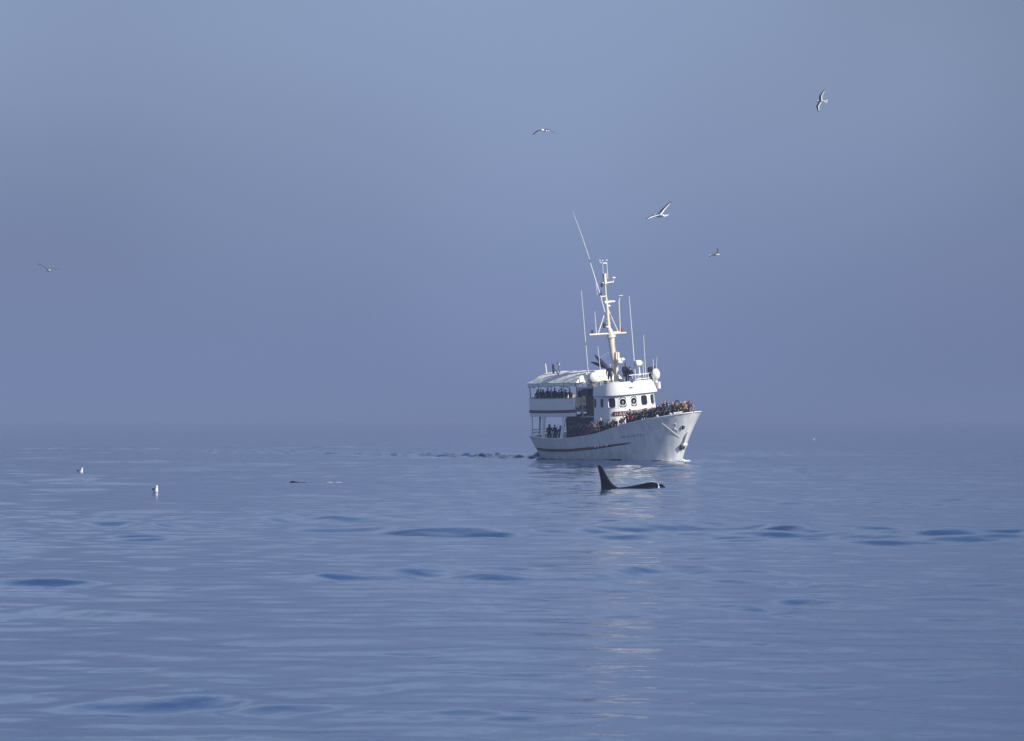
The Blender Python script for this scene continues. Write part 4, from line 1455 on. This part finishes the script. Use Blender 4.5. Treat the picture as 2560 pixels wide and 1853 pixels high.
    for i, (px, py) in enumerate(((1349, 980), (1367, 981), (1385, 982), (1403, 982), (1448, 980))):
        p = bl(px, py, y=-1.2)
        p.z = 4.97
        person(MBOAT @ p, -120 + rg.uniform(-40, 40), 1.62 + 0.1 * rg.random(), 'stand', 'charcoal', 'black', 'hair', 'hair_dark', ('dark haired person in charcoal behind the aftmost black hood', 'dark haired person in charcoal between the second and third black hoods', 'dark haired person in charcoal behind the pale cap', 'dark haired person in charcoal behind the long fair hair', 'dark haired person in charcoal beside the folded board at the canopy front')[i], 'passengers under the canopy')
    # bridge deck
    for px, py, y, pose, h, ja, ge, gc, lab, face in (
            (1522, 906, -0.9, 'stand', 1.82, 'navy', 'hair', 'hair_grey', 'grey haired person in open navy jacket standing beside mast foot', -95),
            (1560, 901, 0.5, 'stand', 1.86, 'black', 'hair', 'hair_dark', 'person in long black coat standing behind the radar scanner', -60),
            (1573, 917, 0.8, 'sit', 1.66, 'black', 'beanie', 'black', 'person in black beanie sitting at the bridge rail', -90),
            (1624, 910, 1.9, 'point', 1.80, 'navy', 'hair', 'hair_fair', 'fair haired person in navy jacket with hand to brow beside white dome', -70)):
        p = bl(px, py + 20, y=y)
        p.z = 6.75
        w = MBOAT @ p
        top = CAM_H + (HORIZON - py) * w.y / F
        if pose != 'sit':
            h = min(1.92, max(1.6, top - w.z))
        else:
            w.z = top - 1.66
        person(w, face, h, pose, ja, 'charcoal', ge, gc, lab, 'crew and passengers on the bridge roof')


crowd()

# ---------------------------------------------------------------- gulls
GW = material('gull_white', (0.82, 0.81, 0.78), 0.7)
GG = material('gull_slate', (0.085, 0.085, 0.095), 0.75, vary=0.2, scale=14)
GB = material('gull_black', (0.012, 0.012, 0.015), 0.7)
GY = material('gull_bill', (0.65, 0.42, 0.08), 0.5)
GU = material('gull_underwing', (0.62, 0.62, 0.63), 0.75, vary=0.15, scale=14)


def gull_body(root):
    st = [(0.30, 0.006, 0.0), (0.285, 0.030, 0.004), (0.25, 0.045, 0.008), (0.20, 0.046, 0.004), (0.13, 0.058, -0.002), (0.03, 0.070, -0.006), (-0.08, 0.062, -0.004), (-0.17, 0.044, 0.0), (-0.23, 0.030, 0.006)]
    MB().ellipsoid((0.03, 0, 0.022), (0.14, 0.062, 0.046), 12, 8).build('mantle', GG, root, 60)
    MB().tube([(x, 0, z) for x, r, z in st], [r for x, r, z in st], 12).build('body', GW, root, 60)
    MB().tube([(0.295, 0, 0.0), (0.33, 0, -0.004), (0.352, 0, -0.014)], [0.013, 0.010, 0.003], 6).build('bill', GY, root)
    # fanned tail with thickness
    rim = [(-0.37 - 0.02 * math.cos(t * 1.3), 0.125 * math.sin(t)) for t in np.linspace(-1.2, 1.2, 9)]
    MB().prism([(-0.18, 0.028), (-0.18, -0.028)] + rim, lambda u, v, d: Vector((u, v, 0.006 + d)), -0.006, 0.006).build('tail', GW, root)


def gull_wing(root, sg, inner, outer, sweep):
    """inner and outer wing raised by degrees, hand swept back"""
    span = [(0.0, 0.20), (0.14, 0.205), (0.28, 0.19), (0.40, 0.165), (0.52, 0.125), (0.62, 0.085), (0.69, 0.03)]
    rows = []
    pos = Vector((0.06, sg * 0.05, 0.035))
    last = 0.0
    for i, (d, c) in enumerate(span):
        ang = R(inner + (outer - inner) * smooth(0.2, 0.42, d))
        stp = d - last
        last = d
        fwd = R(14) if d <= 0.30 else -R(sweep)
        pos = pos + Vector((math.sin(fwd) * stp, sg * math.cos(ang) * math.cos(fwd) * stp, math.sin(ang) * stp))
        up = Vector((0, -sg * math.sin(ang), math.cos(ang)))
        th = 0.016 * (c / 0.2) + 0.004
        le = pos + Vector((0.075 * c / 0.2, 0, 0))
        te = le - Vector((c, 0, 0))
        rows.append([le, le.lerp(te, 0.25) + up * th, le.lerp(te, 0.78) + up * th * 0.6, te + up * 0.002, te - up * 0.002, le.lerp(te, 0.5) - up * th * 0.35])
    m = MB()
    n = 6
    for i in range(len(rows) - 1):
        for k in range(n):
            k2 = (k + 1) % n
            mi = 0 if k in (0, 1) else (1 if k == 2 else 3)
            if i >= 4:
                mi = 2 if k != 2 else (1 if i == 4 else 2)
            m.add([rows[i][k], rows[i][k2], rows[i + 1][k2], rows[i + 1][k]], [(0, 1, 2, 3)], mi)
    m.add(rows[-1], [tuple(range(6))], 2)
    o = m.build('wing', [GG, GW, GB, GU], root, 60)
    import bmesh
    bm = bmesh.new(); bm.from_mesh(o.data)
    bmesh.ops.remove_doubles(bm, verts=bm.verts, dist=0.0005)
    bmesh.ops.recalc_face_normals(bm, faces=bm.faces)
    bm.to_mesh(o.data); bm.free()


def flying_gull(px, py, d, fwd, left, wings, label, k=1.0):
    r = empty('gull', at(px, py, d))
    x = Vector(fwd).normalized()
    y = Vector(left)
    y = (y - x * y.dot(x)).normalized()
    z = x.cross(y)
    r.rotation_euler = Matrix((x, y, z)).transposed().to_euler()
    r.scale = (k, k, k)
    gull_body(r)
    gull_wing(r, 1, *wings[0])
    gull_wing(r, -1, *wings[1])
    return tag(r, label, 'gull', 'gulls in flight')


flying_gull(1649, 538, 86, (-0.62, 0.76, 0.10), (-0.72, -0.55, -0.34), ((2, 4, 24), (14, 30, 22)), 'gull banking above the mast showing slate back and white tail')
flying_gull(2055, 252, 130, (-0.72, 0.62, 0.06), (-0.10, -0.42, -0.90), ((4, 2, 30), (6, 4, 26)), 'gull banking steeply, dark wings held upright, highest of the flock')
flying_gull(1361, 325, 120, (-0.45, -0.88, 0.0), (0.88, -0.45, 0.10), ((-4, -40, 10), (2, -20, 20)), 'white gull with drooping wing tips gliding above the long raked aerial')
flying_gull(1788, 637, 150, (0.88, -0.46, 0.0), (0.46, 0.88, 0.15), ((48, 20, 30), (24, -28, 45)), 'small white headed gull with raised wings right of the mast')
flying_gull(119, 676, 140, (0.55, -0.80, -0.05), (0.80, 0.55, 0.10), ((14, -8, 16), (46, 28, 20)), 'gull with one wing raised over open water far from boat')


def floating_gull(px, py, face, label, k=1.0, up=0.0):
    d = CAM_H * F / (py - HORIZON)
    w = at(px, py, d)
    r = empty('gull', (w.x, w.y, 0.0 + up))
    r.rotation_euler = (0, 0, R(face))
    r.scale = (k, k, k)
    st = [(-0.28, 0.02, 0.12), (-0.18, 0.055, 0.085), (-0.05, 0.088, 0.06), (0.08, 0.095, 0.055), (0.16, 0.075, 0.085), (0.18, 0.048, 0.15), (0.185, 0.046, 0.21), (0.20, 0.05, 0.245), (0.225, 0.04, 0.26), (0.245, 0.015, 0.255)]
    MB().tube([(x, 0, z) for x, rr, z in st], [rr for x, rr, z in st], 12).build('body', GW, r, 60)
    MB().tube([(0.24, 0, 0.253), (0.275, 0, 0.246), (0.295, 0, 0.238)], [0.013, 0.010, 0.003], 6).build('bill', GY, r)
    for sg in (-1, 1):
        MB().tube([(0.09, sg * 0.07, 0.11), (-0.05, sg * 0.082, 0.125), (-0.2, sg * 0.04, 0.14), (-0.36, sg * 0.012, 0.165)], [0.02, 0.045, 0.03, 0.008], 8).build('folded_wing', [GG], r, 60)
    return tag(r, label, 'gull', 'gulls resting on the water')


floating_gull(389, 1231, -65, 'white breasted gull floating with its reflection below it', 1.2)
floating_gull(201, 1182, -45, 'white gull floating beyond a dark streak of ripples', 1.2)
floating_gull(2033, 1099, -30, 'distant gull floating near the fogged horizon', 1.0)

# ---------------------------------------------------------------- orcas
OB = bpy.data.materials.new('orca_skin')
OB.use_nodes = True
_p = OB.node_tree.nodes['Principled BSDF']
_p.inputs['Base Color'].default_value = (0.003, 0.003, 0.005, 1)
_p.inputs['Roughness'].default_value = 0.42
_p.inputs['Specular IOR Level'].default_value = 0.12
OW = material('orca_patch_and_glint', (0.70, 0.70, 0.72), 0.3)


def orca_body(root, st, n=20):
    m = MB()
    rows = []
    for x, top, hw, dep in st:
        c = top - dep / 2
        rows.append([(x, hw * math.sin(t), c + dep / 2 * math.cos(t) - (0.04 * dep * abs(math.sin(t)) ** 3)) for t in (2 * math.pi * k / n for k in range(n))])
    m.grid(rows, closed=True)
    m.add(rows[0], [tuple(range(n))])
    m.add(rows[-1], [tuple(range(n))])
    return m.build('body', OB, root, 70)


def make_orca():
    r = empty('orca', (0, 0, 0))
    o0 = at(1503, 1221, 0)
    d = CAM_H * F / (1221.5 - HORIZON)
    w = at(1503, 1221.5, d)
    r.location = (w.x, w.y, 0)
    r.rotation_euler = (0, 0, R(-7))
    st = [(-3.3, -0.72, 0.10, 0.12), (-2.6, -0.55, 0.18, 0.30), (-1.8, -0.32, 0.34, 0.62), (-1.0, -0.14, 0.50, 0.95), (-0.3, -0.03, 0.60, 1.18), (0.2, 0.01, 0.64, 1.28), (0.75, 0.04, 0.66, 1.34), (1.2, 0.09, 0.66, 1.38), (1.7, 0.17, 0.62, 1.36),
          (2.1, 0.26, 0.56, 1.28), (2.45, 0.335, 0.50, 1.16), (2.68, 0.35, 0.45, 1.05), (2.86, 0.31, 0.40, 0.94), (2.98, 0.265, 0.37, 0.84), (3.08, 0.265, 0.34, 0.76), (3.2, 0.24, 0.30, 0.62), (3.3, 0.16, 0.22, 0.44), (3.36, 0.06, 0.10, 0.2)]
    orca_body(r, st)
    # tall dorsal fin, tip leaning back, real thickness
    levels = [(-0.10, 0.0, 0.98), (0.03, 0.0, 0.90), (0.10, 0.0, 0.72), (0.20, -0.005, 0.59), (0.34, -0.015, 0.47), (0.50, -0.035, 0.365), (0.66, -0.062, 0.27), (0.82, -0.095, 0.19), (0.96, -0.13, 0.115), (1.06, -0.16, 0.06), (1.14, -0.175, 0.0), (1.20, -0.165, -0.055), (1.23, -0.14, -0.09)]
    rows = []
    for v, te, le in levels:
        te, le = te - 0.01, le * 1.06 + 0.035
        c, hw = (te + le) / 2, (le - te) / 2
        th = 0.10 * (1 - 0.75 * max(0, v) / 1.23)
        rows.append([(c + hw * math.cos(q), th * 0.5 * math.sin(q) * (1 + 0.3 * math.cos(q)), v) for q in np.linspace(0, 2 * math.pi, 17)[:-1]])
    m = MB()
    m.grid(rows, closed=True)
    m.add(rows[-1], [tuple(range(16))])
    m.build('dorsal_fin', OB, r, 60)
    # white patch above the eye, just breaking the surface, and a painted white glint of wet at the blowhole
    for sg in (-1, 1):
        MB().ellipsoid((3.03, sg * 0.335, 0.06), (0.05, 0.06, 0.12), 10, 7).build('eye_patch', OW, r)
    MB().tube([(2.94, -0.02, 0.295), (3.0, -0.16, 0.25), (3.02, -0.27, 0.17)], [0.025, 0.03, 0.02], 6).build('wet_glint', OW, r)
    for sg in (-1, 1):
        m = MB()
        m.prism([(2.3, 0.0), (1.95, 0.45), (1.75, 0.85), (1.5, 0.95), (1.45, 0.6), (1.75, 0.0)], lambda u, v, dd: Vector((u, sg * (0.45 + v), -0.62 - 0.35 * v + dd)), -0.05, 0.05)
        m.build('pectoral_fin', OB, r)
    m = MB()
    m.prism([(-3.1, 0.0), (-3.3, 0.45), (-3.75, 0.95), (-3.62, 0.4), (-3.5, 0.0), (-3.62, -0.4), (-3.75, -0.95), (-3.3, -0.45)], lambda u, v, dd: Vector((u, v, -0.78 + dd)), -0.05, 0.05)
    m.build('tail_fluke', OB, r)
    tag(r, 'black orca with tall dorsal fin swimming past the boat', 'orca')


make_orca()


def make_second_whale():
    d = CAM_H * F / (1207.5 - HORIZON)
    w = at(742, 1207.5, d)
    r = empty('orca', (w.x, w.y, 0))
    r.rotation_euler = (0, 0, R(176))
    st = [(-2.6, -0.75, 0.08, 0.1), (-1.9, -0.45, 0.25, 0.5), (-1.1, -0.12, 0.40, 0.8), (-0.8, 0.0, 0.42, 0.85), (-0.45, 0.045, 0.44, 0.9), (-0.2, 0.04, 0.45, 0.92), (0.1, 0.06, 0.46, 0.95), (0.35, 0.04, 0.46, 0.96), (0.55, -0.02, 0.45, 0.94), (1.0, -0.16, 0.42, 0.88), (1.6, -0.42, 0.34, 0.66), (2.0, -0.65, 0.2, 0.36)]
    orca_body(r, st)
    MB().prism([(-0.05, 0.03), (0.30, 0.105), (0.42, 0.02), (0.40, -0.05), (-0.05, -0.05)], lambda u, v, dd: Vector((u - 0.02, dd, v + 0.02)), -0.03, 0.03).build('dorsal_fin', OB, r)
    tag(r, 'low black back of a second orca barely breaking the surface', 'orca')


make_second_whale()

# ---------------------------------------------------------------- foam and splashes
FOAM = material('sea_foam', (0.80, 0.82, 0.84), 0.8, vary=0.1, scale=20)


def foam(spots, label):
    m = MB()
    rg = random.Random(len(spots) * 7)
    for x, y, rx, ry, h, cnt in spots:
        for _ in range(cnt):
            a, q = rg.random() * 6.283, math.sqrt(rg.random())
            s = rg.uniform(0.35, 1.0)
            m.ellipsoid((x + rx * q * math.cos(a), y + ry * q * math.sin(a), 0.02 + h * rg.random() * (1 - q)), (0.09 * s, 0.07 * s, 0.014 * s + h * 0.16), 6, 4)
    o = m.build('sea_foam', FOAM, None, 60)
    return tag(o, label, kind='stuff')


def bw(s, t):
    p = BOAT + HEAD * s + PORT * t
    return p.x, p.y


_s = []
for k in range(10):
    _s.append((*bw(8.9 - k * 0.28, 0.45 + k * 0.22), 0.5, 0.6, 0.14 * (1 - k / 10), 26 - 2 * k))
    if k < 5:
        _s.append((*bw(8.4 - k * 0.3, -0.5 - k * 0.22), 0.25, 0.25, 0.05, 6 - k))
_s.append((*bw(8.75, 0.1), 0.3, 0.55, 0.28, 40))
foam(_s, 'white foam curling round the boat stem')
w1, w2 = at(1481, 1216, CAM_H * F / (1217 - HORIZON)), at(836, 1207, CAM_H * F / (1207 - HORIZON))
foam([(w1.x, w1.y, 0.12, 0.3, 0.05, 8)], 'small white splash behind the orca fin')
foam([(w2.x - 0.25, w2.y, 0.16, 0.1, 0.02, 8), (w2.x + 0.3, w2.y, 0.2, 0.1, 0.02, 7)], 'two short white flecks of foam beside the low orca back')
